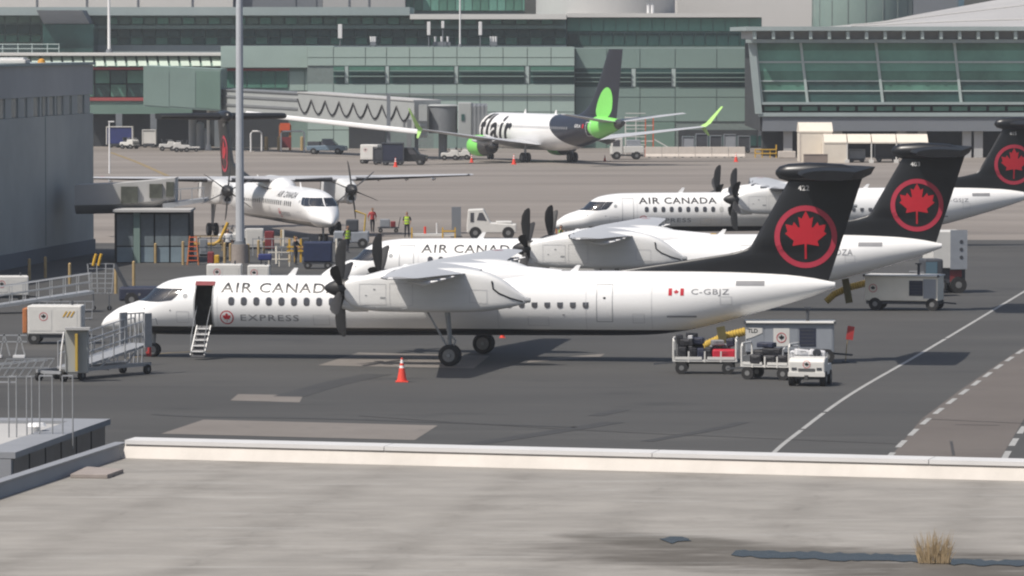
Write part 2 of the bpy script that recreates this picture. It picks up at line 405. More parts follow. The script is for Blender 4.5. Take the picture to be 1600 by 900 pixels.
# striped walkway roof and lower floors on the left
tw = thing('terminal_walkway', 'striped translucent walkway roof over dark green glass, left background', 'building')
YB = 660
pblock(tw, 'wall', -60, 480, 104, None, YB + 2, 18, 'undercroft')
pblock(tw, 'roof_edge', -60, 400, 83, 87, YB, 20, 'white_wall')
for i, px in enumerate(fr(-20, 385, 16.6)[:-1]):
    a, b_, c, d = at(px + 1.5, 87.5, YB + 1.5), at(px + 14.5, 87.5, YB + 1.5), at(px + 17.5, 103, YB - 1), at(px + 4.5, 103, YB - 1)
    MB().prism([a, b_, c, d], (0, .15, 0)).build('roof_panel', 'skylight', tw)
MB().prism([at(-30, 87, YB + 1.9), at(396, 87, YB + 1.9), at(400, 104, YB - .5), at(-25, 104, YB - .5)], (0, .2, 0)).build('roof_slope', 'panel_green', tw)
pblock(tw, 'red_band', 130, 225, 105, 109, YB - .2, 2, 'red_stripe')
pgrid(tw, 'window_pane', [130, 148, 172, 198, 225], [109.5, 131, 152], YB + .6, 'glass_green', .15, mats=['glass_dark', 'glass_green', 'glass_green'])
pblock(tw, 'red_band', 130, 225, 152.5, 157.5, YB - .2, 2, 'red_stripe')
pblock(tw, 'spandrel', 130, 300, 158, 178, YB, 2, 'panel_green')
for px in (186, 240, 300, 340):
    MB().bar(at(px, 178, YB - 3), Vector((X(px, YB - 3), YB - 3, 0)), .8).build('column', 'concrete_dark', tw)
eb = MB(); Yb = 636
eb.prism([at(224, 103, Yb), at(345, 108, Yb), at(345, 173, Yb), at(298, 171, Yb), at(224, 166, Yb)], (0, 14, 0)); br = eb.build('enclosed_bridge', 'panel_mid', tw)
for i, (q0, q1) in enumerate(((225.5, 264), (265, 305), (306, 344))):
    f = MB(); y = Yb - .06
    f.prism([at(q0, 111, y), at(q1, 112, y), at(q1, 165 + (q1 - 225) / 20, y), at(q0, 164 + (q0 - 225) / 20, y)], (0, .06, 0)); f.build('cladding_panel', 'panel_green' if i == 2 else 'panel_mid', br)

# hall with the sign, between walkway and main facade
th = thing('terminal_link', 'pale terminal link block with orange sign and dark door', 'building')
YD = 655
pblock(th, 'wall', 345, 521, 106, None, YD, 20, 'panel_mid')
pblock(th, 'parapet', 345, 521, 72, 105.5, YD - 1, 12, 'panel_pale')
pblock(th, 'red_band', 346, 452, 107, 110.5, YD - .3, .28, 'red_stripe')
pgrid(th, 'window_pane', [346, 366, 386, 408, 430, 450], [111, 138], YD - .14, 'glass_green', .12, mats=['glass_green', 'glass_dark'])
pgrid(th, 'wall_panel', [452, 476, 489], [111, 142], YD - .14, 'panel_pale', .1)
pane(th, 'door', X(491, YD), X(508, YD), Z(145, YD), Z(123, YD), YD - .2, 'concrete_dark', .18)
sg = pane(th, 'sign', X(493, YD), X(507, YD), Z(121, YD), Z(103, YD), YD - 1.35, 'sign_orange', .3)
pgrid(th, 'wall_panel', [452, 482, 521], [148, 186], YD - .14, 'panel_mid', .1)
pane(th, 'opening_shade_panel', X(346, YD), X(450, YD), 0.05, Z(178, YD), YD - .1, 'undercroft', .08)  # flat dark panel on the wall, painting the shade of the undercroft

# main facade
tm = thing('terminal_main', 'pale green panelled terminal facade behind the jet airliner', 'building')
YE = 650
pblock(tm, 'wall', 480, 898, 73.5, None, YE + .12, 30, 'joint_dark')
VS = [480, 521, 571, 604, 640, 677, 714, 750, 786, 824, 861, 898]
pgrid(tm, 'wall_panel', VS, [73, 90, 103], YE, 'panel_pale', .09, mats=['panel_pale'])
pgrid(tm, 'wall_panel', VS, [131, 147, 175, 203], YE, 'panel_pale', .09)
pgrid(tm, 'wall_panel', VS[:3], [203, 236], YE, 'panel_pale', .09)
pgrid(tm, 'wall_panel', VS[5:], [203, 236], YE, 'panel_mid', .09)
for a, c in ((521, 538), (545, 601), (609, 709), (717, 819), (829, 897)):
    for y0, y1 in ((104, 110), (111.5, 118.5), (120, 130)):
        pane(tm, 'window_pane', X(a, YE), X(c, YE), Z(y1, YE), Z(y0, YE), YE + .02, 'glass_dark' if y0 > 105 else 'glass_green', .09)
    for y0 in (110.7, 119.2): MB().bar(at(a, y0, YE - .25), at(c, y0, YE - .25), .3, .12).build('louvre', 'panel_mid', tm)
for px in (541.5, 605, 713, 824): pane(tm, 'mullion', X(px - 2.5, YE), X(px + 2.5, YE), Z(130.6, YE), Z(103.4, YE), YE - .05, 'mullion', .16)
MB().bar(at(495, 146.5, YE - .2), at(898, 148, YE - .2), .2, .16).build('pipe', 'concrete_dark', tm)
pane(tm, 'opening_shade_panel', X(545, YE), X(602, YE), .05, Z(192, YE), YE - .3, 'undercroft', .3)  # shade inside the opening, painted as a dark panel

# set-back right half of the main facade
ts = thing('terminal_setback', 'set-back green panelled facade behind the green tail fin', 'building')
YF = 652.0
pblock(ts, 'wall', 898.5, 1185, 75.5, None, YF + .12, 28, 'joint_dark')
VF = [898.5, 948, 1000, 1055, 1120, 1185]
pgrid(ts, 'wall_panel', VF, [75, 107], YF, 'panel_mid', .09)
pgrid(ts, 'wall_panel', VF, [135.5, 152, 190], YF, 'panel_mid', .09)
pgrid(ts, 'wall_panel', VF[:4], [190, 236], YF, 'panel_green', .09)
for a, c in ((899, 986), (994, 1049), (1056, 1172)):
    for y0, y1 in ((108, 113), (114.5, 120.5), (122, 127), (128.5, 135)):
        pane(ts, 'window_pane', X(a, YF), X(c, YF), Z(y1, YF), Z(y0, YF), YF + .02, 'glass_dark', .09)
    for y0 in (113.7, 121.2, 127.7): MB().bar(at(a, y0, YF - .2), at(c, y0, YF - .2), .25, .1).build('louvre', 'panel_mid', ts)
for px in (990, 1052.5): pane(ts, 'mullion', X(px - 3, YF), X(px + 3, YF), Z(135.4, YF), Z(107.4, YF), YF - .05, 'mullion', .16)
pane(ts, 'opening_shade_panel', X(1060, YF), X(1185, YF), .05, Z(203, YF), YF - .1, 'undercroft', .2)  # dark sheet painting the shade beneath the facade
for px in fr(1066, 1185, 17): pane(ts, 'bay_door', X(px, YF), X(px + 14, YF), .3, Z(212, YF), YF - .2, 'glass_dark', .08)

tu = thing('terminal_upper_floor', 'upper teal glazed floor in shade above the set-back facade', 'building')
YU = 697
pblock(tu, 'wall', 885.5, 1190, 27, 80, YU + .2, 20, 'panel_green')
pblock(tu, 'roof_fascia', 885.5, 1190, 20.5, 27, YU - 1.0, 24, 'white_wall')
pgrid(tu, 'sloped_pane', fr(886, 1190, 19), [28, 49], YU, 'glass_teal', .08, mats=['glass_teal'])
pgrid(tu, 'window_pane', fr(886, 1190, 18), [51, 72], YU, 'glass_dark', .16, mats=['glass_dark', 'glass_dark', 'glass_green'])
pblock(tu, 'sill', 885.5, 1190, 72.5, 80, YU - .3, .45, 'panel_mid')

# right hand glazed pier
tp = thing('terminal_pier', 'big glazed green pier with slanted mullions at the right background', 'building')
YG = 600
pblock(tp, 'core', 1188, 1760, 50, 205, YG + 1.2, 40, 'undercroft')
pblock(tp, 'roof_edge', 1166, 1760, 41.5, 48, YG - 2.5, 45, 'fascia_grey')
pblock(tp, 'frieze', 1176, 1760, 48.5, 61, YG - .2, 30, 'concrete_grey')
for px in fr(1178, 1660, 29): MB().b2(X(px, YG) - .18, X(px, YG) + .18, YG - 2.2, YG - .3, Z(61, YG), Z(48.6, YG)).build('bracket', 'mullion', tp)
pblock(tp, 'head_beam', 1166, 1760, 61.5, 67, YG - 1.2, 1.8, 'fascia_grey')
def sl(px, py): return px + (py - 67) * .115          # mullions lean to the right going down
rows = [67.5, 79, 96, 98, 112, 126.5, 142, 160]
cols = [1180, 1251, 1368.5, 1491, 1612, 1735]
for i in range(len(cols) - 1):
    for j, (r0, r1) in enumerate(((67.5, 78.5), (78.6, 95.5), (98.5, 111.5), (112, 125.5), (127.5, 141), (143, 159.5))):
        q = [at(sl(cols[i] + 1.2, r0), r0, YG), at(sl(cols[i + 1] - 1.2, r0), r0, YG), at(sl(cols[i + 1] - 1.2, r1), r1, YG), at(sl(cols[i] + 1.2, r1), r1, YG)]
        gm = ('glass_green', 'glass_teal', 'glass_teal', 'glass_green', 'glass_dark' if i % 2 else 'glass_green', 'glass_dark')[j]
        MB().prism(q, (0, .12, 0)).build('window_pane', gm, tp)
    a = MB(); a.bar(at(sl(cols[i], 67), 67, YG - .1), at(sl(cols[i], 160), 160, YG - .1), .32, .3); a.build('mullion', 'mullion', tp)
for py, w in ((97, .22), (126.5, .14), (142, .14)): MB().bar(at(1184, py, YG - .06), at(1760, py, YG - .06), .2, w).build('transom', 'mullion', tp)
MB().prism([at(1170, 66, YG - .6), at(1180, 66, YG - .6), at(1191, 178, YG - .6), at(1181, 178, YG - .6)], (0, 2, 0)).build('end_frame', 'fascia_grey', tp)
pblock(tp, 'sill_beam', 1186, 1760, 159.5, 163.5, YG - .5, 1.5, 'fascia_grey')
pgrid(tp, 'lower_pane', fr(1192, 1740, 29.3), [164, 175.5], YG, 'glass_green', .34, mats=['glass_green', 'glass_teal'])
pblock(tp, 'lower_beam', 1186, 1760, 176, 182, YG - .5, 1.5, 'fascia_grey')
pblock(tp, 'fascia_band', 1192, 1760, 182.5, 205, YG - .3, 8, 'concrete_dark')
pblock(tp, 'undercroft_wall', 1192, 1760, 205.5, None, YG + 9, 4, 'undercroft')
for px in (1232, 1310, 1410, 1442, 1512, 1530, 1600):
    MB().b2(X(px, YG) - .5, X(px, YG) + .5, YG + .5, YG + 1.4, 0, Z(205.3, YG)).build('column', 'concrete_grey', tp)
pane(tp, 'pale_wall', X(1400, YG + 6), X(1442, YG + 6), .05, Z(206, YG + 6), YG + 6, 'concrete_grey', .3)
rf = MB(); up = pchip([1270, 1300, 1380, 1420, 1480, 1560, 1700, 1800], [43.5, 41, 33, 25, 14, -1, -28, -46])
rf.grid(lambda u, v: at(1270 + 500 * u, 43.5, YG - 2).lerp(at(1270 + 500 * u, up(1270 + 500 * u), YG + 60), v), 30, 4)
rr = rf.build('curved_roof', 'roof_metal', tp, 40)
for k in (.35, .7):
    MB().tube([at(1330 + 26 * i, 43.5, YG - 2).lerp(at(1330 + 26 * i, up(1330 + 26 * i), YG + 60), max(.02, k - .02 * i * (1 - k))) + Vector((0, 0, .08)) for i in range(16)], .09, 6).build('roof_seam', 'concrete_grey', rr)

# buildings behind the terminal roofs
def backblock(name, label, px0, px1, pyt, pyb, Y, m, joints=()):
    o = thing(name, label, 'building')
    pblock(o, 'wall', px0, px1, pyt, None, Y, 25, m)
    for j in joints: MB().bar(at(j, pyt, Y - .05), at(j, 30, Y - .05), .18).build('joint', 'concrete_dark', o)
    return o
backblock('rear_building', 'pale rear wall along the top left edge', -60, 364, -60, None, 740, 'white_wall', (57, 135, 215, 300))
backblock('rear_building', 'dark grey rear block along the top edge beside the light mast', 364.5, 504, -60, None, 742, 'concrete_dark', (461, 493))
backblock('rear_building', 'grey panelled rear block at the top edge, left of the green glass', 504.5, 633, -60, None, 741, 'concrete_grey', (545, 576))
gb = backblock('rear_building', 'green glass rear block at the top edge above the antennas', 633.5, 820, -60, None, 745, 'joint_dark')
pgrid(gb, 'window_pane', fr(634, 820, 13), [-40, -12, 17], 744.7, 'glass_teal', .1, mats=['glass_teal', 'glass_green', 'glass_light', 'glass_teal'])
backblock('rear_building', 'pale grey rear block at the top edge between round grey drum and green drum', 1058, 1272, -60, None, 735, 'white_wall')
def drum(label, px0, px1, Y, m, ztop, n=48, seams=0):
    o = thing('round_tower', label, 'building'); c = (X(px0, Y) + X(px1, Y)) / 2; r = (X(px1, Y) - X(px0, Y)) / 2
    o.location = (c, Y + r, 0)
    MB().cyl((0, 0, 0), (0, 0, ztop), r, r, n).build('drum', m, o, 30)
    for i in range(seams):
        a = math.pi + math.pi * (i + .5) / seams
        MB().bar((r * math.cos(a) * 1.002, r * math.sin(a) * 1.002, 5), (r * math.cos(a) * 1.002, r * math.sin(a) * 1.002, ztop), .12).build('seam', 'joint_dark', o)
    return o
drum('round grey concrete drum at the top edge', 838, 1058, 712, 'concrete_grey', 26)
drum('round pale green glass drum at the top right edge', 1272.5, 1432, 668, 'glass_light', 26, seams=9)
backblock('rear_building', 'dark blue grey rear block at the top right edge', 1426, 1497, -60, None, 705, 'concrete_dark')
backblock('rear_building', 'blue glass rear block partly behind the curved roof', 1497.5, 1506, -60, None, 703, 'blue_glass')

# roof things
def antenna(label, px, py0, py1, w, Y=648.0, base=74):
    o = thing('antenna', label, 'antenna', (X(px, Y), Y, Z(base, Y)))
    z0, z1 = Z(py1, Y) - Z(base, Y), Z(py0, Y) - Z(base, Y)
    MB().box((0, 0, (z0 + z1) / 2), (w, .25, z1 - z0)).build('panel', 'letter_white', o, bevel=.04)
    MB().cyl((0, .2, 0), (0, .2, z1 - .2), .07).build('pole', 'concrete_dark', o)
for px, a, c, w, lb in ((531.5, 38, 60, .5, 'white panel antenna alone on the left of the pale facade roof'), (670, 34, 55, .42, 'leftmost of the white panel antennas by the lightning mast'), (692, 33, 44, .35, 'short white panel antenna just left of the lightning mast'), (750.5, 34, 55, .42, 'white panel antenna right of the lightning mast')): antenna(lb, px, a, c, w, 650.5)
for lb, px, w in (('cluster of roof equipment under the panel antennas', 690, 2.2), ('small roof unit right of the panel antennas', 771, .9), ('small pale roof unit on the dark glazed floor', 583, .7)):
    Y = 651.5; o = thing('roof_equipment', lb, 'roof unit', (X(px, Y), Y, Z(74, Y)))
    MB().box((0, 0, .45), (w, .8, .5)).build('cabinet', 'concrete_dark', o)
    for i in range(3): MB().cyl((w * (i - 1) * .35, 0, .7), (w * (i - 1) * .35, 0, 1.35), .12, .16).build('vent_head', 'letter_white', o)
    for sx in (-1, 1): MB().bar((sx * w * .4, 0, 0), (sx * w * .4, 0, .25), .1).build('leg', 'concrete_dark', o)
def mast(name, label, px, Y, z0, z1, r, m='galvanised'):
    o = thing(name, label, 'mast', (X(px, Y), Y, z0))
    MB().cyl((0, 0, 0), (0, 0, z1 - z0), r, r * .6, 10).build('pole', m, o, 40)
    MB().cyl((0, 0, 0), (0, 0, .4), r * 2.2, r * 1.8, 10).build('base', 'concrete_dark', o)
mast('lightning_mast', 'thin white mast on the left terminal roof', 170.5, 668, Z(82, 668), 32, .20, 'letter_white')
mast('lightning_mast', 'thin white mast among the panel antennas', 718.8, 652, Z(74, 652), 30, .12, 'letter_white')
for px, lb in ((1014, 'left one of two small white roof pipes'), (1020.5, 'right one of two small white roof pipes')):
    o = tag(MB().cyl((0, 0, 0), (0, 0, 1.3), .2, .2, 10).build('roof_pipe', 'letter_white'), lb + ' below the round grey drum', 'pipe'); o.location = (X(px, 696), 700, Z(22, 696))
    MB().cyl((0, 0, 1.3), (0, 0, 1.45), .3, .1, 10).build('cap', 'concrete_dark', o)

# boarding bridge at the jet
mat('bridge_grey', (0.33, 0.345, 0.34), .5, .06, .4)
mat('bridge_dark', (0.17, 0.18, 0.19), .6, .1, .5)
bb = thing('boarding_bridge', 'long pale grey boarding bridge with looping cables reaching the jet', 'boarding bridge')
A0, A1 = at(342, 158, 642), at(486, 166, 620); B1 = at(668, 180, 594)
def tun(p, q, h, w, nm, m):
    d = (q - p).normalized(); n = Vector((d.y, -d.x, 0)).normalized() * w / 2; u = Vector((0, 0, h / 2))
    o = MB().loft([[p - n - u, p + n - u, p + n + u, p - n + u], [q - n - u, q + n - u, q + n + u, q - n + u]]).build(nm, m, bb)
    k = int((q - p).length / .9)
    rb = MB()
    for i in range(1, k):
        c = p.lerp(q, i / k); 
        rb.bar(c + n * 1.01 - u * .9, c + n * 1.01 + u * .9, .10, .06)
    return o, n, u
o1, n1, u1 = tun(A0, A1, 2.75, 3.0, 'outer_tunnel', 'bridge_grey')
o2, n2, u2 = tun(A1, B1, 3.2, 3.4, 'inner_tunnel', 'bridge_grey')
for f in (-.2, .55): MB().bar(A0 + n1 * 1.02 + u1 * f, A1 + n1 * 1.02 + u1 * f, .2, .25).build('tunnel_rib', 'bridge_dark', o1)
MB().bar(A0 + u1 * 1.1, A1 + u1 * 1.1, 3.3, .15).build('roof_edge', 'bridge_dark', o1)
MB().bar(A1 + u2 * 1.03, B1 + u2 * 1.03, 3.6, .15).build('roof_edge', 'concrete_grey', o2)
pts = []
for i in range(8):
    for k in range(10):
        t = (i + k / 10) / 8; c = A1.lerp(B1, .0 + t * .98); pts.append(c + n2 * 1.06 + u2 * (.55 - 1.0 * math.sin(math.pi * k / 10)))
MB().tube(pts, .09, 6).build('looped_cable', 'ink_black', bb)
pts2 = [p_ + Vector((.8, -.1, -.35)) for p_ in pts]
MB().tube(pts2, .06, 6).build('looped_cable', 'concrete_dark', bb)
MB().bar(at(385, 177, 616), at(655, 206, 588), .42, .55).build('white_bar', 'white_paint', bb, bevel=.15)  # plain white bar in place of a pale streak of unknown nature
Yr = 593; rc = at(692, 208, Yr)
MB().cyl((rc.x, Yr, rc.z), (rc.x, Yr, Z(166, Yr)), 1.62, 1.62, 28).build('rotunda', 'bridge_dark', bb, 30)
MB().cyl((rc.x, Yr, Z(165.5, Yr)), (rc.x, Yr, Z(163, Yr)), 1.75, 1.5, 28).build('rotunda_roof', 'bridge_grey', bb, 30)
cb = MB(); c0 = at(717, 212, 592); cb.b2(X(716, 592), X(737, 592), 590.5, 593.5, Z(212, 592), Z(160, 592)); cbo = cb.build('cab', 'bridge_grey', bb, bevel=.1)
MB().b2(X(721, 592) , X(726, 592), 590.4, 590.52, Z(188, 592), Z(178, 592)).build('cab_window', 'glass_dark', cbo)
be = MB(); rings = []
for i in range(9):
    x = X(737, 592) + i * .22; k = .08 if i % 2 else 0
    rings.append([Vector((x, 590.4 + k, Z(213, 592))), Vector((x, 590.4 + k, Z(165 - 0, 592) - k)), Vector((x, 591.6, Z(160 + i * .8, 592) - k)), Vector((x, 593.6, Z(162, 592))), Vector((x, 593.6, Z(213, 592)))])
be.loft(rings); be.build('bellows', 'bridge_dark', cbo)
for px, py0 in ((608, 148), ):
    MB().bar(Vector((X(px, 597), 597 - 3, 0)), Vector((X(px, 597), 597 - 3, Z(146, 597))), .42).build('support_post', 'concrete_dark', bb)
MB().bar(Vector((X(609, 597) + 3.0, 599, 0)), Vector((X(609, 597) + 3.0, 599, Z(190, 597))), .42).build('support_post', 'concrete_dark', bb)
MB().bar(Vector((X(640, 597), 594, 0)), Vector((X(640, 597), 594, Z(186, 597))), .5).build('support_post', 'bridge_dark', bb)
MB().b2(X(655, 594), X(668, 594), 590.5, 592.5, Z(214, 594), Z(163, 594)).build('service_stair', 'bridge_grey', bb)
for k in range(8): MB().box((X(661, 594), 590.35, .5 + k * .55), (1.0, .3, .06)).build('stair_tread', 'bridge_dark', bb)
MB().cyl((rc.x, Yr, 0), (rc.x, Yr, rc.z), .5, .5, 14).build('rotunda_column', 'bridge_dark', bb, 30)

# ------------------------------------------------------------------ grey building at the left edge, seen along its wall
mat('shed_grey', (0.42, 0.415, 0.405), .7, .08, .25)
mat('shed_lower', (0.42, 0.425, 0.40), .7, .1, .3)
mat('shed_glass', (0.22, 0.25, 0.245), .2, .2, .5)
gb_ = thing('apron_building', 'dark grey flat-roofed building filling the left edge', 'building')
Pa = Vector((-36.0, 270, 0)); Pb = Vector((-26.8, 336, 0)); dW = (Pb - Pa).normalized(); nW = Vector((dW.y, -dW.x, 0))
def slab(p, q, z0, z1, back, m, nm, par=gb_, out=0.0):
    a, c = p + nW * out, q + nW * out
    return MB().prism([a + Vector((0, 0, z0)), c + Vector((0, 0, z0)), c - nW * back + Vector((0, 0, z0)), a - nW * back + Vector((0, 0, z0))], (0, 0, z1 - z0)).build(nm, m, par)
slab(Pa, Pb, 0, 8.95, 40, 'shed_lower', 'lower_wall')
slab(Pa, Pb, 10.15, 12.05, 40, 'shed_grey', 'upper_wall')
slab(Pa, Pb - dW * .2, 8.96, 10.14, 39, 'undercroft', 'window_band_back', out=-.4)
Lw = (Pb - Pa).length; s_ = 1.2; k = 0; rnd = random.Random(3)
while s_ < Lw - 1.5:
    w = rnd.choice((1.1, 1.8, 2.6, 1.4)); a = Pa + dW * s_; c = Pa + dW * min(s_ + w, Lw - .4)
    slab(a, c, 8.97, 10.13, .1, 'shed_glass', 'window_pane', out=-.12)
    slab(c, c + dW * rnd.choice((.5, .9, 1.6)), 8.965, 10.135, .3, 'shed_lower', 'window_pier', out=-.05)
    s_ += w + rnd.choice((.6, 1.0, 1.9))
slab(Pa - dW * 2, Pb + dW * .15, 12.06, 12.22, 40.2, 'fascia_grey', 'roof_cap', out=.15)
slab(Pa, Pb, .0, .9, .3, 'concrete_dark', 'plinth', out=.12)
for t in (14, 27, 40, 53): slab(Pa + dW * t, Pa + dW * (t + .12), 1.0, 8.9, .04, 'joint_dark', 'wall_joint', out=.02)
MB().box(Pa + dW * 38 + nW * .1 + Vector((0, 0, 4.6)), (.2, 4.2, .22)).build('pipe', 'concrete_dark', gb_)
for lb, t in (('white skylight edge on the left building roof', 20),):
    o = thing('roof_unit', 'low white roof strip on top of the dark grey left building', 'roof unit', (-31.5, 318, 12.22)); MB().box((0, 0, .12), (4.4, 3.0, .24)).build('curb', 'white_wall', o, bevel=.05); MB().box((0, 0, .30), (4.1, 2.7, .12)).build('lid', 'letter_white', o)
o = tag(MB().cyl((-29.2, 326, 12.22), (-29.2, 326, 12.4), .26, .2, 12).build('roof_beacon', 'sign_orange'), 'small orange dome on the left building roof', 'beacon'); MB().cyl((-29.2, 326, 12.4), (-29.2, 326, 12.48), .2, .08, 12).build('cap', 'sign_orange', o)

# canopy that pokes out of the left building
cp = thing('covered_gangway', 'grey tapered gangway jutting from the dark left building', 'gangway')
Yc = 326
def cring(px, pt, pb, w, Y=Yc):
    a, c = at(px, pt, Y), at(px, pb, Y); r = c.z + (a.z - c.z) * .32
    return [Vector((a.x, Y - w, a.z)), Vector((a.x, Y - w * 1.02, r)), Vector((a.x, Y - w * .7, c.z + (r - c.z) * .3)), Vector((a.x, Y - w * .3, c.z)), Vector((a.x, Y + w * .3, c.z)), Vector((a.x, Y + w, r)), Vector((a.x, Y + w, a.z))]
MB().loft([cring(120, 288, 334, 1.8), cring(180, 286, 333, 1.8), cring(240, 281, 328, 1.7), cring(276, 277, 322, 1.6)]).build('tunnel', 'shed_grey', cp, 40)
mat('gangway_window', (0.085, 0.09, 0.075), .3, .4, 2)
for a, c, pt, pb in ((192, 218, 290, 316), (236, 256, 286, 308), (262, 274, 283, 306)):
    MB().b2(X(a, Yc), X(c, Yc), Yc - 2.02 if a < 230 else Yc - 1.86, Yc - 1.6, Z(pb, Yc), Z(pt, Yc)).build('window', 'gangway_window', cp)
MB().prism([at(254, 318, Yc - 1.8), at(322, 310, Yc - 1.4), at(322, 315, Yc - 1.4), at(254, 327, Yc - 1.8)], (0, 3, 0)).build('platform', 'galvanised', cp)
for px in (262, 282, 300, 318): MB().bar(at(px, 318 - (px - 254) * .1, Yc - 1.5), at(px, 296 - (px - 254) * .05, Yc - 1.5), .06).build('rail_post', 'galvanised', cp)
MB().bar(at(258, 297, Yc - 1.5), at(320, 293, Yc - 1.5), .07).build('handrail', 'galvanised', cp)
for px in (205, 248): MB().bar(at(px, 333, Yc), Vector((X(px, Yc), Yc, 0)), .5).build('support_post', 'concrete_dark', cp)
vb = thing('glass_vestibule', 'low blue-grey glass vestibule under the gangway beside yellow bollards', 'vestibule')
Yv = 321; mat('vestibule_glass', (0.15, 0.18, 0.195), .12, .3, .5, spec=.6); mat('vestibule_blue', (0.20, 0.26, 0.30), .2, .2, .5)
pblock(vb, 'back_wall', 178, 296, 331, None, Yv + .2, 4, 'undercroft')
for a, c in ((181, 208), (218, 240), (241, 264), (265, 294)):
    pane(vb, 'window_pane', X(a, Yv) + .03, X(c, Yv) - .03, 1.05, Z(332, Yv) - .1, Yv, 'vestibule_glass', .08)
    pane(vb, 'lower_panel', X(a, Yv) + .03, X(c, Yv) - .03, .05, .98, Yv, 'vestibule_blue', .08)
MB().b2(X(208, Yv), X(218, Yv), Yv - .2, Yv + .1, 0, Z(331, Yv)).build('post', 'panel_mid', vb)
MB().b2(X(176, Yv), X(298, Yv), Yv - .6, Yv + 4.4, Z(331, Yv), Z(327.5, Yv)).build('roof', 'shed_grey', vb)

# ------------------------------------------------------------------ foreground roof
mat('roof_membrane', (0.215, 0.202, 0.182), .75, .1, .8, rgb2=(0.31, 0.292, 0.265), stretch=(.7, 1.1, 1), detail=13, bump=.25)
def roof_stain():
    m = MATS['roof_membrane']; nt = m.node_tree; n = nt.nodes; L = nt.links; b = n['Principled BSDF']
    src = b.inputs['Base Color'].links[0].from_socket; tc = n.new('ShaderNodeTexCoord')
    def nm(op, a, c):
        k = n.new('ShaderNodeMath'); k.operation = op; k.use_clamp = op == 'MULTIPLY_ADD'
        for i, v in enumerate((a, c)):
            if isinstance(v, (int, float)): k.inputs[i].default_value = v
            else: L.new(v, k.inputs[i])
        return k.outputs[0]
    def noise(scale, stretch, rough=.7):
        mp = n.new('ShaderNodeMapping'); L.new(tc.outputs['Object'], mp.inputs['Vector']); mp.inputs['Scale'].default_value = stretch
        z = n.new('ShaderNodeTexNoise'); z.inputs['Scale'].default_value = scale; z.inputs['Detail'].default_value = 8; z.inputs['Roughness'].default_value = rough; L.new(mp.outputs['Vector'], z.inputs['Vector']); return z.outputs['Fac']
    def ramp(f, a, c):
        r = n.new('ShaderNodeMapRange'); r.interpolation_type = 'SMOOTHSTEP'; L.new(f, r.inputs['Value']); r.inputs['From Min'].default_value = a; r.inputs['From Max'].default_value = c; return r.outputs['Result']
    def over(fac, rgb):
        nonlocal src
        mx = n.new('ShaderNodeMix'); mx.data_type = 'RGBA'; L.new(fac, mx.inputs['Factor']); L.new(src, mx.inputs[6]); mx.inputs[7].default_value = (*rgb, 1); src = mx.outputs[2]
    sp = n.new('ShaderNodeSeparateXYZ'); L.new(tc.outputs['Object'], sp.inputs[0])
    # dirt left round the place where rain stands: an ellipse-like area broken up by noise
    c = G(1400, 880, 7.4); dx = nm('MULTIPLY', nm('SUBTRACT', sp.outputs[0], c.x), .13); dy = nm('MULTIPLY', nm('ADD', nm('SUBTRACT', sp.outputs[1], c.y), nm('MULTIPLY', nm('SUBTRACT', sp.outputs[0], c.x), .31)), .30)
    d2 = nm('ADD', nm('MULTIPLY', dx, dx), nm('MULTIPLY', dy, dy)); f = nm('SUBTRACT', 1.15, nm('ADD', d2, nm('MULTIPLY', noise(.8, (.6, 1.6, 1)), 1.15)))
    over(nm('MULTIPLY', ramp(f, .05, .5), .9), (.075, .065, .052))
    over(nm('MULTIPLY', ramp(noise(14, (1, 1, 1), .9), .56, .66), .35), (.12, .11, .095))       # grit
    over(nm('MULTIPLY', ramp(noise(3.2, (1, 1, 1), .9), .62, .68), .6), (.10, .09, .075))       # spots
    a_, c_ = G(705, 742, 7.4), G(400, 905, 7.4); dd = (c_ - a_).normalized(); nx, ny = -dd.y, dd.x     # membrane laps collect grime
    c2 = G(1040, 845, 7.4); ex = nm('MULTIPLY', nm('SUBTRACT', sp.outputs[0], c2.x), .55); ey = nm('MULTIPLY', nm('ADD', nm('SUBTRACT', sp.outputs[1], c2.y), nm('MULTIPLY', nm('SUBTRACT', sp.outputs[0], c2.x), .5)), .75)
    f2 = nm('SUBTRACT', 1.25, nm('ADD', nm('ADD', nm('MULTIPLY', ex, ex), nm('MULTIPLY', ey, ey)), nm('MULTIPLY', noise(1.3, (.6, 1.4, 1)), .9)))
    over(nm('MULTIPLY', ramp(f2, .0, .6), .8), (.075, .066, .052))
    u = nm('ADD', nm('ADD', nm('MULTIPLY', sp.outputs[0], nx / 2.25), nm('MULTIPLY', sp.outputs[1], ny / 2.25)), nm('MULTIPLY', noise(.35, (1, 1, 1)), .35))
    u = nm('ADD', u, -(a_.x * nx + a_.y * ny) / 2.25 - .17 + 40)
    pp = nm('ABSOLUTE', nm('SUBTRACT', nm('FRACT', u, 0), .5), 0)
    over(nm('MULTIPLY', nm('MULTIPLY', ramp(pp, .24, .0), ramp(noise(1.1, (1, 1, 1)), .30, .70)), .55), (.155, .143, .125))
    over(nm('MULTIPLY', nm('MULTIPLY', ramp(pp, .022, .006), ramp(noise(.9, (1, 1, 1)), .52, .62)), .25), (.12, .11, .10))
    over(nm('MULTIPLY', ramp(noise(1.2, (.10, 4.0, 1)), .60, .68), .5), (.42, .41, .39))      # thin scuffs
    over(nm('MULTIPLY', ramp(noise(.9, (.35, 1.6, 1), .8), .52, .68), .40), (.37, .36, .34))     # pale wash streaks
    over(nm('MULTIPLY', ramp(noise(.45, (1.0, .6, 1), .8), .52, .70), .5), (.16, .148, .13))    # broad grime
    L.new(src, b.inputs['Base Color'])
mat('roof_flashing', (0.42, 0.39, 0.355), .6, .14, 1.2, rgb2=(0.52, 0.485, 0.445), stretch=(1, 1, .3))
mat('cap_metal', (0.62, 0.61, 0.60), .4, .05, 1)
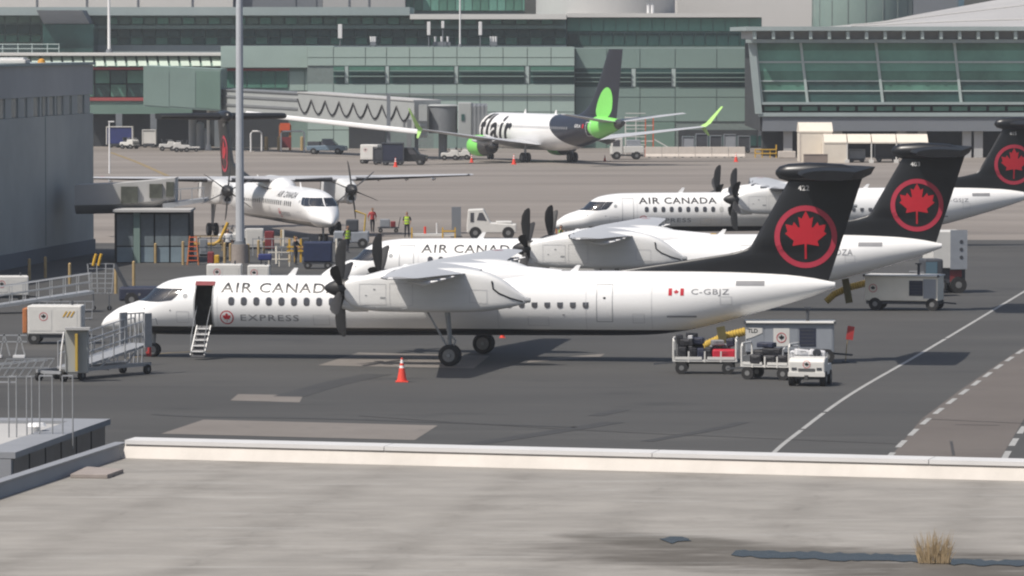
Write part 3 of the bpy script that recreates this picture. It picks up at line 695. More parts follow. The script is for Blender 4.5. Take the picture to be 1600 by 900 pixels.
mat('parapet_grey', (0.24, 0.25, 0.27), .6, .06, 1.5)
mat('roof_stain', (0.20, 0.185, 0.16), .8, .25, .8)
mat('water', (0.016, 0.018, 0.026), .22, .4, 1.5, spec=.06)
mat('paver', (0.28, 0.245, 0.225), .85, .12, 4)
mat('roof_dirt', (0.16, 0.145, 0.125), .8, .3, 2)
RZ = 7.40
roof_stain()
rb = thing('foreground_building', 'flat pale roof with white parapet filling the bottom of the view', 'building')
C0 = G(190, 716, RZ); C1 = G(1600, 752, RZ); dF = (C1 - C0).normalized(); nF = Vector((-dF.y, dF.x, 0))   # nF points away from the camera
S1 = G(0, 779, RZ); dS = (S1 - C0).normalized(); nS = Vector((dS.y, -dS.x, 0))
if nS.x > 0: nS = -nS
far_r = C0 + dF * 60; near_l = C0 + dS * 72; near_r = far_r + Vector((0, -70, 0)); near_r.y = near_l.y
def slab2(pts, z0, z1, nm, m, par=rb, bevel=0):
    return MB().prism([Vector((p.x, p.y, z0)) for p in pts], (0, 0, z1 - z0)).build(nm, m, par, bevel=bevel)
slab2([C0, far_r, near_r, near_l], .0, RZ, 'roof_deck', 'roof_membrane')
# front parapet: white upstand, its face sloped to catch more sun, metal cap
ph = .235
def par_strip(p, q, out, z, prof, m, nm, bevel=0):
    rings = [[b_ + out * o_ + Vector((0, 0, z_)) for o_, z_ in prof] for b_ in (p, q)]
    return MB().loft(rings).build(nm, m, rb, bevel=bevel)
E = far_r
par_strip(C0 + Vector((0, 0, 0)), E, nF, 0, [(0, .002), (.16, ph - .03), (.5, ph - .03), (.5, -.5)], 'roof_flashing', 'parapet_upstand')
for i in range(14):
    a = C0 + dF * (i * 4.2 + .006) + nF * .0; c = C0 + dF * ((i + 1) * 4.2 - .006)
    par_strip(a, c, nF, 0, [(.12, ph - .028), (.12, ph + .035), (.56, ph + .05), (.56, ph - .028)], 'cap_metal', 'parapet_cap')
par_strip(C0, C0 + dS * 72, nS, 0, [(0, .002), (.05, ph - .05), (.17, ph - .05), (.17, -.5)], 'parapet_grey', 'side_upstand')  # grey colour carries the shade on this side of the parapet
for i in range(17):
    par_strip(C0 + dS * (i * 4.2 + .006 + (-.45 if i == 0 else 0)), C0 + dS * ((i + 1) * 4.2 - .006), nS, 0, [(.03, ph - .049), (.03, ph - .02), (.21, ph - .02), (.21, ph - .049)], 'parapet_grey', 'side_cap')
# membrane seams, stains, standing water
def blob(name, pxs, z, m, par=None):
    rq = random.Random(9); Q = []
    for (x0, y0), (x1, y1) in zip(pxs, pxs[1:] + pxs[:1]):
        k = max(2, int(abs(x1 - x0) / 9))
        Q += [(x0 + (x1 - x0) * i / k + rq.uniform(-3, 3), y0 + (y1 - y0) * i / k + rq.uniform(-1.5, 1.5)) for i in range(k)]
    pxs = Q; P = [G(x, y, RZ) for x, y in pxs]; me = bpy.data.meshes.new(name); me.from_pydata([(p.x, p.y, RZ + z) for p in P], [], [tuple(range(len(P)))]); me.materials.append(M[m])
    o = ob(name, me, par)
    return o
struct(blob('rain_puddle', [(1142, 868), (1152, 861), (1200, 862), (1270, 863), (1330, 866), (1400, 867), (1470, 872), (1540, 876), (1620, 877), (1620, 885), (1540, 884), (1470, 882), (1410, 878), (1330, 877), (1260, 874), (1190, 872), (1150, 870)], .009, 'water'))
struct(blob('rain_puddle', [(1030, 843), (1050, 839), (1076, 842), (1080, 846), (1050, 849)], .009, 'water'))
# paver
ps = thing('paving_slab', 'brownish paving slab lying near the left parapet', 'slab', G(150, 744, RZ))
q = [G(x, y, RZ) - G(150, 744, RZ) for x, y in ((110, 747), (168, 748), (193, 739), (135, 735))]
MB().prism(q, (0, 0, .06)).build('slab', 'paver', ps, bevel=.008)
for i in (-1, 1): MB().box((i * .25, 0, .005), (.06, .3, .01)).build('shim', 'rubber', ps)
# dry grass tuft
mat('dry_grass', (0.36, 0.27, 0.16), .8, .3, 8)
tg = thing('grass_tuft', 'tuft of dry tan grass growing in the roof puddle', 'plant', G(1460, 879, RZ + .01))
rg = random.Random(5)
for grp in range(7):
    b = MB(); gx = -.16 + grp * .053
    for i in range(34):
        x, y = gx + rg.uniform(-.035, .035), rg.uniform(-.12, .12); h = rg.uniform(.12, .46) * (1 - .3 * rg.random() * abs(grp - 3) / 3); l = Vector((rg.gauss(0, .045) + (gx) * .35, rg.gauss(0, .05), 0)); w = .004
        b.add([(x - w, y, 0), (x + w, y, 0), (x + w * .8 + l.x * .4, y + l.y * .4, h * .6), (x - w * .8 + l.x * .4, y + l.y * .4, h * .6), (x + l.x, y + l.y, h)], [(0, 1, 2, 3), (3, 2, 4)])
    o = b.build('grass_blades', 'dry_grass', tg); o['kind'] = 'stuff'
# lower glazed box and guard rail beyond the side parapet
mat('box_side', (0.075, 0.078, 0.085), .3, .4, 1.2)
lz = 7.78; Q0 = G(165, 655, lz); Q1 = G(20, 706, lz); dq = (Q1 - Q0).normalized(); nq = Vector((dq.y, -dq.x, 0)); nq = -nq if nq.x > 0 else nq
sb = thing('roof_light_box', 'low grey roof light box left of the roof corner', 'roof light')
def sq(a, b_, o0, o1): return [a + nq * o0, b_ + nq * o0, b_ + nq * o1, a + nq * o1]
Lq = (Q1 - Q0).length
slab2(sq(Q0, Q1, .02, 6), 6.9, lz - .09, 'body', 'undercroft', sb)
slab2(sq(Q0 - dq * .1, Q1 + dq * .1, -.06, .5), lz - .09, lz, 'rim', 'parapet_grey', sb)
slab2(sq(Q0 - dq * .1, Q0 + dq * .45, .5, 6), lz - .09, lz, 'rim', 'parapet_grey', sb)
slab2(sq(Q1 - dq * .35, Q1 + dq * .1, .5, 6), lz - .09, lz, 'rim', 'parapet_grey', sb)
slab2(sq(Q0 + dq * .45, Q1 - dq * .35, .5, 6), lz - .2, lz - .05, 'roof_glazing', 'shed_grey', sb)
for i in range(6):
    a, c = Q0 + dq * (Lq * i / 6 + .04), Q0 + dq * (Lq * (i + 1) / 6 - .04)
    slab2(sq(a, c, 0, .05), 7.3, lz - .1, 'side_pane', 'box_side', sb)
slab2(sq(Q1, Q1 + dq * .12, 0, 6), 6.9, lz - .1, 'end_frame', 'parapet_grey', sb)
o = thing('roof_vent', 'small white vent on the roof light box', 'vent', G(57, 678, lz - .05)); MB().cyl((0, 0, 0), (0, 0, .12), .05).build('stem', 'letter_white', o); MB().cyl((0, 0, .12), (0, 0, .17), .16, .12, 12).build('cap', 'letter_white', o)
rl = thing('guard_rail', 'faint thin-posted guard rail on the roof light box', 'railing')
for a, c, yt, yb in ((14, 26, 588, 692), (42, 50, 588, 680), (62, 82, 587, 672), (98, 114, 587, 700)):
    for px in (a, c):
        p = at(px, yb, 80); p.z = 7.55; MB().cyl(p, Vector((p.x, 80, Z(yt, 80))), .011, .011, 8).build('post', 'gear_grey', rl)
    MB().bar(at(a, yt, 80), at(c, yt, 80), .02).build('rail', 'galvanised', rl)
MB().bar(at(-20, 597, 80.02), at(26, 597, 80.02), .02).build('rail', 'galvanised', rl)
# ------------------------------------------------------------------ apron light mast
mat('mast_grey', (0.47, 0.49, 0.52), .5, .06, 2)
lm = thing('light_mast', 'tall grey light mast on a concrete base rising out of the frame', 'light mast', G(375, 411))
MB().cyl((0, 0, 0), (0, 0, 1.15), .55, .52, 20).build('concrete_base', 'paver', lm, 40)
MB().cyl((0, 0, 1.15), (0, 0, 1.35), .38, .34, 16).build('flange', 'concrete_dark', lm, 40)
MB().cyl((0, 0, 1.35), (0, 0, 26), .27, .16, 12).build('pole', 'mast_grey', lm, 20)
MB().cyl((0, 0, 26), (0, 0, 26.2), .9, .9, 16).build('lamp_ring', 'galvanised', lm)
for k in range(6):
    a = k * math.pi / 3; MB().box((1.0 * math.cos(a), 1.0 * math.sin(a), 25.95), (.5, .4, .25), rz=a).build('lamp_head', 'concrete_dark', lm)
o = thing('lamp_post', 'thin pale lamp post standing on the far apron by the dark left building', 'lamp post', G(171, 271)); MB().cyl((0, 0, 0), (0, 0, 5.2), .09, .06).build('pole', 'white_paint', o); MB().box((.2, 0, 5.25), (.6, .25, .12)).build('lamp_head', 'white_paint', o)
# ------------------------------------------------------------------ aircraft
def hull_material(name, build):
    """white hull paint whose livery colours are split by place on the hull (x aft of the origin, z up)"""
    m = mat(name, (0.80, 0.80, 0.795), 0.30, 0.045, .9, coat=0.3, stretch=(.35, 1, 1.8))
    nt = m.node_tree; n = nt.nodes; L = nt.links; b = n['Principled BSDF']
    src = b.inputs['Base Color'].links[0].from_socket
    tc = n.new('ShaderNodeTexCoord'); sp = n.new('ShaderNodeSeparateXYZ'); L.new(tc.outputs['Object'], sp.inputs[0])
    def math_(op, a, c):
        k = n.new('ShaderNodeMath'); k.operation = op
        for i, v in enumerate((a, c)):
            if isinstance(v, (int, float)): k.inputs[i].default_value = v
            else: L.new(v, k.inputs[i])
        return k.outputs[0]
    def over(fac, rgb):
        nonlocal src
        mx = n.new('ShaderNodeMix'); mx.data_type = 'RGBA'
        L.new(fac, mx.inputs['Factor']); L.new(src, mx.inputs[6]); mx.inputs[7].default_value = (*rgb, 1)
        src = mx.outputs[2]
    build(sp.outputs, math_, over)
    L.new(src, b.inputs['Base Color'])
    return m
XG = 16.05                                                    # main gear station of the turboprop: the thing's origin
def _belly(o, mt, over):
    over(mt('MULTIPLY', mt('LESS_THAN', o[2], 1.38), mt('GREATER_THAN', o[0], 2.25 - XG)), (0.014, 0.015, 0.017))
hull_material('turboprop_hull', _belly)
mat('stair_dark', (0.07, 0.07, 0.075), .6, .2, 3)  # plain dark colour of the airstair door panel
mat('line_soft', (0.52, 0.52, 0.53), .5, .1)
mat('tail_black', (0.010, 0.011, 0.013), .6, .25, 1.0, spec=.25)

FX = [0, .12, .35, .84, 1.68, 1.95, 2.5, 3.0, 3.77, 4.6, 6, 12, 17, 22, 24, 25.6, 27, 29.7, 30.95, 31.9]
f_top = pchip(FX, [1.38, 1.60, 1.82, 2.14, 2.44, 2.56, 3.05, 3.31, 3.47, 3.54, 3.56, 3.60, 3.82, 3.86, 3.87, 3.87, 3.86, 3.76, 3.62, 3.44])
f_bot = pchip(FX, [1.34, 1.24, 1.17, 1.09, 1.02, 1.0, .98, .97, .97, .97, .98, 1.0, 1.06, 1.09, 1.14, 1.34, 1.68, 2.45, 2.85, 3.22])
f_hw = pchip(FX, [.02, .20, .36, .62, .95, 1.03, 1.16, 1.24, 1.31, 1.34, 1.345, 1.345, 1.345, 1.34, 1.27, 1.15, 1.0, .58, .34, .10])
def q_side(x, z, s, off=0.008):
    zt, zb, w = f_top(x), f_bot(x), f_hw(x); c = (zt + zb) / 2; h = (zt - zb) / 2
    u = max(-1.0, min(1.0, (z - c) / h)); y = w * math.sqrt(max(0.0, 1 - u * u))
    n = Vector((0, y / (w * w), (z - c) / (h * h)))
    if n.length < 1e-6: n = Vector((0, 1, 0))
    n.normalize()
    return Vector((x - XG, s * (y + off * n.y), z + off * n.z))
def airfoil_half(u, tc):
    return 5 * tc * (0.2969 * math.sqrt(max(u, 0)) - 0.126 * u - 0.3516 * u * u + 0.2843 * u ** 3 - 0.1036 * u ** 4)
US = [0, .015, .05, .12, .22, .35, .5, .65, .8, .92, 1.0]
def foil_ring(le, chord, tc, z=None, y=None, vertical=False, camber=0.0):
    """closed ring of one aerofoil section; horizontal: le=(x,y,z); vertical: thickness along y"""
    pts = []
    for u in US: pts.append((u, airfoil_half(u, tc) + camber * 4 * u * (1 - u)))
    for u in US[::-1][1:-1]: pts.append((u, -airfoil_half(u, tc) + camber * 4 * u * (1 - u)))
    if vertical: return [Vector((le[0] + chord * u, le[1] + chord * t, le[2])) for u, t in pts]
    return [Vector((le[0] + chord * u, le[1], le[2] + chord * t)) for u, t in pts]

_WIN = {}
def cabin_window_mesh(s, m):
    if (s, m) not in _WIN:
        x0 = 14.0; V, F = rect_flat(.26, .36, .11, 9, .06)
        me = bpy.data.meshes.new('cabin_window'); me.from_pydata([tuple(q_side(x0, 2.32 + y, s) + Vector((x - .13, 0, 0)) - Vector((x0 - XG, 0, 0))) for x, y in V], [], F)
        me.materials.append(M[m]); me.update(); _WIN[(s, m)] = me
    return _WIN[(s, m)]
_CACHE = {}
def cached(key, fn):
    if key not in _CACHE: _CACHE[key] = fn()
    return _CACHE[key]

def blade_mesh():
    b = MB(); rings = []
    for r, c, tw, sw in ((.22, .17, .17, 0), (.45, .26, .10, .0), (.85, .40, .06, -.02), (1.25, .46, .045, -.03), (1.65, .42, .035, .0), (1.92, .30, .025, .07), (2.05, .10, .012, .13)):
        rings.append([Vector((c / 2 * math.cos(a) + sw, tw / 2 * math.sin(a), r)) for a in (2 * math.pi * k / 10 for k in range(10))])
    b.loft(rings)
    return b.mesh('propeller_blade', 'prop_black', 40)
def wheel_parts(parent, c, r, w, name='wheel'):
    b = MB()
    prof = [(-.5, .62), (-.5, .86), (-.36, .97), (0, 1.0), (.36, .97), (.5, .86), (.5, .62)]
    rings = [[Vector((c[0] + r * q * math.cos(a), c[1] + w * t, c[2] + r * q * math.sin(a))) for t, q in prof] for a in (2 * math.pi * k / 24 for k in range(25))]
    b.loft(rings, cap=False, closed=False)
    t = b.build(name, 'rubber', parent, 50)
    d = MB()
    for sgn in (-1, 1):
        d.cyl((c[0], c[1] + sgn * w * .30, c[2]), (c[0], c[1] + sgn * w * .42, c[2]), r * .62, r * .58, 16)
        d.cyl((c[0], c[1] + sgn * w * .42, c[2]), (c[0], c[1] + sgn * w * .54, c[2]), r * .22, r * .18, 10)
    d.build('rim', 'rim_grey', t, 40)
    return t

def make_turboprop(label, loc, rz, reg, fin_no, prop_deg, door_open, group):
    t = thing('turboprop_airliner', label, 'airplane', loc, rz, group)
    # fuselage
    b = MB(); N = 44
    xs = sorted(set([0.0, .04, .12, .22] + [.35 + .22 * i for i in range(22)] + [5.2 + 1.2 * i for i in range(15)] + [22.6 + .6 * i for i in range(15)] + [31.9]))
    rings = []
    for x in xs:
        zt, zb, w = f_top(x), f_bot(x), f_hw(x); c = (zt + zb) / 2; h = (zt - zb) / 2
        rings.append([Vector((x - XG, w * math.sin(2 * math.pi * k / N), c + h * math.cos(2 * math.pi * k / N))) for k in range(N)])
    b.loft(rings)
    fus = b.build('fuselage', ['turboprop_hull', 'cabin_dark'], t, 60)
    DX0, DX1, DZ0, DZ1 = 4.42, 5.18, 1.42, 3.24
    if door_open:
        bm = bmesh.new(); bm.from_mesh(fus.data)
        for co, no in (((DX0 - XG, 0, 0), (1, 0, 0)), ((DX1 - XG, 0, 0), (1, 0, 0)), ((0, 0, DZ0), (0, 0, 1)), ((0, 0, DZ1), (0, 0, 1))):
            bmesh.ops.bisect_plane(bm, geom=bm.verts[:] + bm.edges[:] + bm.faces[:], plane_co=co, plane_no=no)
        gone = [f for f in bm.faces if DX0 - XG < f.calc_center_median().x < DX1 - XG and DZ0 < f.calc_center_median().z < DZ1 and f.calc_center_median().y < -.4]
        bmesh.ops.delete(bm, geom=gone, context='FACES'); bm.to_mesh(fus.data); bm.free()
        k = MB(); a_, c_ = DX0 - XG, DX1 - XG
        k.add([(a_, -1.33, DZ0), (c_, -1.33, DZ0), (c_, -1.33, DZ1), (a_, -1.33, DZ1), (a_ - .3, .4, DZ0), (c_ + .3, .4, DZ0), (c_ + .3, .4, DZ1), (a_ - .3, .4, DZ1)], [(4, 5, 6, 7), (0, 1, 5, 4), (3, 7, 6, 2), (0, 4, 7, 3), (1, 2, 6, 5)])
        # keep the lining inside the skin
        k.v = [(x, (q_side(x + XG, z, -1, -.005).y if y < -1 else y), z) for x, y, z in k.v]
        k.build('door_lining', 'cabin_dark', t)
        fr = lay(frame_flat(DX1 - DX0 + .10, DZ1 - DZ0 + .10, .06), lambda x, y: q_side(DX0 - .05 + x, DZ0 - .05 + y, -1, .012), 'door_frame', 'line_grey', t)
        lay(rect_flat(DX1 - DX0 + .1, .16), lambda x, y: q_side(DX0 - .05 + x, DZ1 - .10 + y, -1, .03), 'door_canopy', 'red_trim', fr)
        d = MB(); a0 = Vector(((DX0 + DX1) / 2 - XG, -1.16, 1.42)); a1 = Vector(((DX0 + DX1) / 2 - XG - .10, -2.05, .20))
        w = .30
        d.prism([a0 + Vector((-w, 0, 0)), a0 + Vector((w, 0, 0)), a1 + Vector((w, 0, 0)), a1 + Vector((-w, 0, 0))], (0, -.02, -.06))
        ast = d.build('airstair_door', 'stair_dark', t)
        for i in range(5):
            p = a0.lerp(a1, (i + .7) / 5.2)
            MB().box(p + Vector((0, -.05, .05)), (2 * w - .08, .22, .04)).build('step', 'letter_white', ast)
        for s in (-1, 1):
            MB().tube([a0 + Vector((s * w, 0, .85)), a0.lerp(a1, .5) + Vector((s * w, 0, .82)), a1 + Vector((s * w, .1, .75)), a1 + Vector((s * w, 0, .05))], .018).build('handrail', 'gear_grey', ast)
            MB().bar(a0 + Vector((s * w, 0, 0)), a1 + Vector((s * w, 0, 0)), .04, .10).build('side_rail', 'shade_white', ast)
    else:
        lay(frame_flat(DX1 - DX0, DZ1 - DZ0, .028), lambda x, y: q_side(DX0 + x, DZ0 + y, -1), 'door_outline', 'line_grey', t)
    # cockpit panes: band between two heights, from the nose centreline round to the slanted aft edge
    zs0, zs1 = 2.44, 3.0
    def x_front(z):
        lo, hi = 1.0, 3.2
        for _ in range(30):
            mid = (lo + hi) / 2
            if f_top(mid) < z: lo = mid
            else: hi = mid
        return hi
    for s in (-1, 1):
        for u0, u1 in ((.012, .485), (.498, .79), (.803, 1.0)):
            def fn(i, j, u0=u0, u1=u1, s=s):
                z = zs0 + (zs1 - zs0) * j; xa = 3.38 + .48 * j; xf = x_front(z)
                u = u0 + (u1 - u0) * i
                # spread in angle so that the panes wrap round the nose
                x = xf + (xa - xf) * (u ** 1.7)
                if u1 == 1.0 and j < .4: z = z + (.4 - j) * .18 * i
                return q_side(x, z, s, .012)
            MB().grid(fn, 12, 8).build('cockpit_window', 'glass_cockpit', t, 60)
    for s in (-1, 1):
        for i in range(29):
            x = 6.03 + i * .549
            ob('cabin_window', cabin_window_mesh(s, 'shade_white' if (i * 7 + len(reg) + s) % 11 in (2,) else 'window_dark'), t, (x - XG, 0, 0))
        fs = (lambda x0, s: (lambda x, y: q_side(x0 + x, y, s))) if s < 0 else (lambda x0, s: (lambda x, y: q_side(x0 - x, y, s)))
        def T(flat, x0, w, z0, nm, m, s=s, off=.009):
            if s < 0: return lay(flat, lambda x, y: q_side(x0 + x, z0 + y, -1, off), nm, m, t)
            return lay(flat, lambda x, y: q_side(x0 + w - x, z0 + y, 1, off), nm, m, t)
        for wd, x0_, w_ in (('AIR', 5.53, 1.38), ('CANADA', 7.22, 3.45)):
            T(text_flat(wd, w_, .40, .014, space=1.12), x0_ if s < 0 else 16.01 - x0_ - w_, w_, 2.87, 'lettering', 'ink_black')
        T(text_flat('EXPRESS', 2.55, .27, .004, space=1.15), 6.42, 2.55, 1.66, 'lettering', 'letter_grey')
        em = lay(disc_flat(.30, cut=.07), (lambda x, y: q_side(5.82 + x, 1.80 + y, -1, .009)) if s < 0 else (lambda x, y: q_side(9.3 + x, 1.80 + y, 1, .009)), 'emblem', 'logo_red', t)
        lay(disc_flat(.25, cut=.07), (lambda x, y: q_side(5.82 + x, 1.80 + y, -1, .012)) if s < 0 else (lambda x, y: q_side(9.3 + x, 1.80 + y, 1, .012)), 'emblem_field', 'white_paint', em)
        lay(leaf_flat(.215, .07), (lambda x, y: q_side(5.82 + x, 1.80 + y, -1, .015)) if s < 0 else (lambda x, y: q_side(9.3 + x, 1.80 + y, 1, .015)), 'emblem_leaf', 'logo_red', em)
        T(text_flat(reg, 1.6, .30, .006, space=1.1), 25.88, 1.6, 2.86, 'registration', 'letter_grey')
        for x0 in (24.92, 25.42): T(rect_flat(.15, .30), x0, .15, 2.88, 'flag_band', 'logo_red')
        T(leaf_flat(.12), 25.245, 0, 3.02, 'flag_leaf', 'logo_red')
        T(rect_flat(1.2, .2), 27.75, 1.2, 3.30, 'exhaust_louvre', 'letter_grey')
        T(frame_flat(.70, 1.6, .025), 21.85, .70, 1.74, 'door_outline', 'line_grey')
        T(rect_flat(.10, .08), 22.15, .1, 2.72, 'door_handle', 'ink_black')
        T(rect_flat(1.25, .07), 24.85, 1.25, 1.95, 'vent_slot', 'letter_grey')
        T(disc_flat(.11), 3.98, 0, 2.72, 'static_port', 'line_grey')
    # wing
    b = MB(); rings = []
    WS = [(s_ * y_, x_, c_, z_, t_) for s_, y_, x_, c_, z_, t_ in ((-1, 14.2, 15.05, 1.2, 4.14, .07), (-1, 13.6, 14.82, 1.52, 4.12, .085), (-1, 9, 14.2, 2.35, 4.03, .10), (-1, 5.0, 13.62, 3.2, 3.93, .12), (1, 0, 13.6, 3.25, 3.92, .13), (1, 5.0, 13.62, 3.2, 3.93, .12), (1, 9, 14.2, 2.35, 4.03, .10), (1, 13.6, 14.82, 1.52, 4.12, .085), (1, 14.2, 15.05, 1.2, 4.14, .07))]
    for y, x, c, z, tc in WS: rings.append(foil_ring((x - XG, y, z), c, tc, camber=.015))
    b.loft(rings); wing = b.build('wing', 'wing_grey', t, 35)
    for s in (-1, 1):
        bb = MB()
        for a, c in (((.9, 13.6, 3.92), (3.6, 13.6, 3.925)), ((5.3, 13.66, 3.94), (13.9, 14.88, 4.125))):
            rr = []
            for k in range(7):
                u = k / 6; y, x, z = [a[i] + (c[i] - a[i]) * u for i in range(3)]
                h = .14 if y < 5 else .13 - .08 * (y - 5.3) / 8.6
                rr.append([Vector((x - XG - .025, s * y, z + h * q)) if abs(q) < .2 else Vector((x - XG + .26 * (abs(q) ** 2), s * y, z + (h + .02) * q)) for q in (-1, -.6, -.15, .15, .6, 1)])
            bb.loft(rr, cap=True, closed=False)
        bb.build('deicing_boot', 'boot_black', wing, 50)
        for y in (5.6, 7.6, 9.6, 11.6):                       # flap track fairings
            MB().tube([(15.6 - XG, s * y, 3.86), (16.2 - XG, s * y, 3.80), (16.8 - XG, s * y, 3.92)], [.05, .11, .02]).build('flap_fairing', 'white_paint', wing, 50)
        MB().cyl((15.2 - XG, s * 14.15, 4.12), (15.45 - XG, s * 14.24, 4.12), .05, .04).build('wing_tip_light', 'letter_white', wing)
    decal(leaf_flat(.42), (15.4 - XG, 12.4, 4.205), (.75, 0, 0), (0, -.75, .0), 'wing_emblem', 'logo_red', wing)
    # wing to body fairing on the roof
    b = MB(); rings = []
    for x, w, h in ((11.6, .25, .02), (12.4, .7, .22), (13.4, .95, .42), (15, 1.02, .46), (17, .95, .38), (18.6, .75, .22), (20.2, .3, .06)):
        z0 = f_top(x) - .30
        rings.append([Vector((x - XG, w * math.cos(a), z0 + (h + .28) * math.sin(a))) for a in (math.pi * k / 12 for k in range(13))])
    b.loft(rings, closed=False, cap=False); b.build('wing_fairing', 'white_paint', t, 60)
    # nacelles, propellers, main gear
    NX = [11.65, 11.85, 12.4, 13.2, 15, 16.4, 17.4, 18.3, 19.0, 19.35]
    n_t = pchip(NX, [3.55, 3.68, 3.80, 3.95, 4.10, 4.14, 4.02, 3.66, 3.14, 2.9]); n_b = pchip(NX, [2.78, 2.52, 2.36, 2.28, 2.26, 2.27, 2.31, 2.42, 2.58, 2.68]); n_w = pchip(NX, [.40, .47, .54, .58, .60, .60, .58, .48, .26, .06])
    for s in (-1, 1):
        yc = s * 4.4
        b = MB(); rings = []
        for i in range(34):
            x = 11.65 + (19.35 - 11.65) * i / 33; zt, zb, w = n_t(x), n_b(x), n_w(x); c = (zt + zb) / 2; h = (zt - zb) / 2
            rg = []
            for k in range(28):
                a = 2 * math.pi * k / 28; ca, sa = math.cos(a), math.sin(a); e = .45
                rg.append(Vector((x - XG, yc + w * math.copysign(abs(ca) ** e, ca), c + h * math.copysign(abs(sa) ** e, sa))))
            rings.append(rg)
        b.loft(rings); nac = b.build('engine_nacelle', 'nacelle_paint', t, 50)
        for sg in (-1, 1):
            e = MB(); pts = []
            for x, z in ((17.95, 3.62), (18.0, 3.3), (18.25, 3.1), (18.7, 2.9), (19.2, 2.74)):
                pts.append(Vector((x - XG, yc + sg * (n_w(x) * .99 + .01), z)))
            e.tube(pts, .035, 6); e.build('exhaust_edge', 'ink_black', nac)
        MB().cyl((19.2 - XG, yc, 2.8), (19.5 - XG, yc, 2.8), .13, .1).build('tail_pipe', 'line_grey', nac)
        MB().tube([(11.55 - XG, yc, 2.64), (11.9 - XG, yc, 2.54), (12.6 - XG, yc, 2.48)], [.27, .30, .22], 14).build('air_intake', 'nacelle_paint', nac, 50)
        MB().cyl((11.52 - XG, yc, 2.64), (11.56 - XG, yc, 2.64), .22, .22, 14).build('intake_mouth', 'dark_interior', nac)
        hub = bpy.data.objects.new('propeller', cached('spinner', lambda: MB().loft([[Vector((x, r * math.cos(a), r * math.sin(a))) for a in (2 * math.pi * k / 20 for k in range(20))] for x, r in ((-.72, .03), (-.66, .12), (-.5, .23), (-.25, .34), (0, .40), (.30, .42))]).mesh('propeller', 'prop_black', 50)))
        col.objects.link(hub); hub.parent = t; hub.location = (11.42 - XG, yc, 3.25); hub.rotation_euler = (R(prop_deg + (13 if s > 0 else 0)), 0, 0)
        bm_ = cached('blade', blade_mesh)
        for k in range(6):
            bo = bpy.data.objects.new('propeller_blade', bm_); col.objects.link(bo); bo.parent = hub; bo.rotation_euler = (R(60 * k), 0, 0)
        MB().tube([(XG - .1 - XG, yc, 2.5), (0, yc, 1.5), (.03, yc, .6)], [.13, .10, .085]).build('gear_leg', 'gear_grey', t, 50)
        g = MB(); g.bar((-.95, yc, 2.32), (-.05, yc, .75), .08); g.bar((-.12, yc, 1.55), (.28, yc, 1.05), .06); g.bar((.28, yc, 1.05), (.05, yc, .62), .06)
        g.build('drag_brace', 'gear_grey', t)
        MB().b2(-.75, .75, yc - .50, yc - .46, 1.65, 2.36).build('gear_door', 'nacelle_paint', t) if False else None
        MB().cyl((.03, yc - .42, .46), (.03, yc + .42, .46), .07).build('axle', 'gear_grey', t)
        for q in (-.24, .24): wheel_parts(t, (.03, yc + q, .46), .46, .27)
    MB().tube([(2.35 - XG, 0, 1.1), (2.3 - XG, 0, .35)], [.09, .07]).build('nose_gear_leg', 'gear_grey', t, 50)
    for q in (-.2, .2): wheel_parts(t, (2.3 - XG, q, .30), .30, .18)
    for s in (-1, 1):                                          # access panels and marks on the outer nacelle sides
        def ns(x, z, s=s): return Vector((x - XG, s * (4.4 + n_w(x) * (1.004) + .006), z))
        for x0, z0, w_, h_ in ((12.3, 2.62, 1.15, .85), (13.6, 2.55, 1.0, .95), (17.0, 2.7, .75, .55)):
            lay(frame_flat(w_, h_, .018, .3, .3), lambda x, y: ns(x0 + x, z0 + y), 'access_panel_outline', 'line_soft', t)
        for x0, z0, w_, h_ in ((12.9, 3.2, .10, .06), (13.2, 2.85, .22, .07), (12.55, 2.95, .08, .05), (14.1, 2.42, .3, .04), (13.05, 2.45, .2, .03)):
            lay(rect_flat(w_, h_), lambda x, y: ns(x0 + x, z0 + y), 'service_mark', 'line_grey', t)
        for x0, z0, w_, h_ in ((9.6, 1.5, .7, .45), (18.9, 1.55, .9, .4), (3.6, 1.55, .55, .5), (23.4, 1.7, .5, .4), (27.1, 2.5, .5, .35)):
            lay(frame_flat(w_, h_, .016), lambda x, y: q_side(x0 + x, z0 + y, s), 'access_panel_outline', 'line_soft', t)
        for x0, z0, w_, h_ in ((3.3, 2.05, .06, .06), (2.1, 2.1, .07, .07), (4.05, 1.35, .35, .05), (20.4, 2.0, .1, .05)):
            lay(rect_flat(w_, h_), lambda x, y: q_side(x0 + x, z0 + y, s), 'service_mark', 'letter_grey', t)
        for x0 in (5.4, 11.0, 17.6, 21.4, 24.2):               # skin joints
            lay(rect_flat(.014, 2.2, 0, 9, .08), lambda x, y: q_side(x0 + x, 1.36 + y, s), 'skin_joint', 'line_soft', t)
    # fin and tailplane
    LE = lambda z: float(np.interp(z, [3.5, 3.85, 4.03, 4.62, 4.78, 4.95, 8.0], [21.2, 22.5, 23.6, 27.35, 28.0, 28.3, 30.05])); TE = lambda z: 31.65 + (z - 3.6) * .325
    def fin_y(x, z, s, off=.012):
        a, c = LE(z), TE(z) - LE(z); u = (x - a) / c
        return Vector((x - XG, s * (airfoil_half(u, .085 if z > 4.8 else .05) * min(c, 4.2) + off), z))
    b = MB(); rings = []
    for z in (3.5, 3.7, 3.85, 4.03, 4.3, 4.62, 4.78, 4.95, 5.4, 6.2, 7.0, 7.7, 8.0):
        a, c = LE(z), TE(z) - LE(z); tc = (.085 if z > 4.8 else .05) * min(c, 4.2) / c
        rings.append(foil_ring((a - XG, 0, z), c, tc, vertical=True))
    b.loft(rings); fin = b.build('tail_fin', 'black_paint', t, 40)
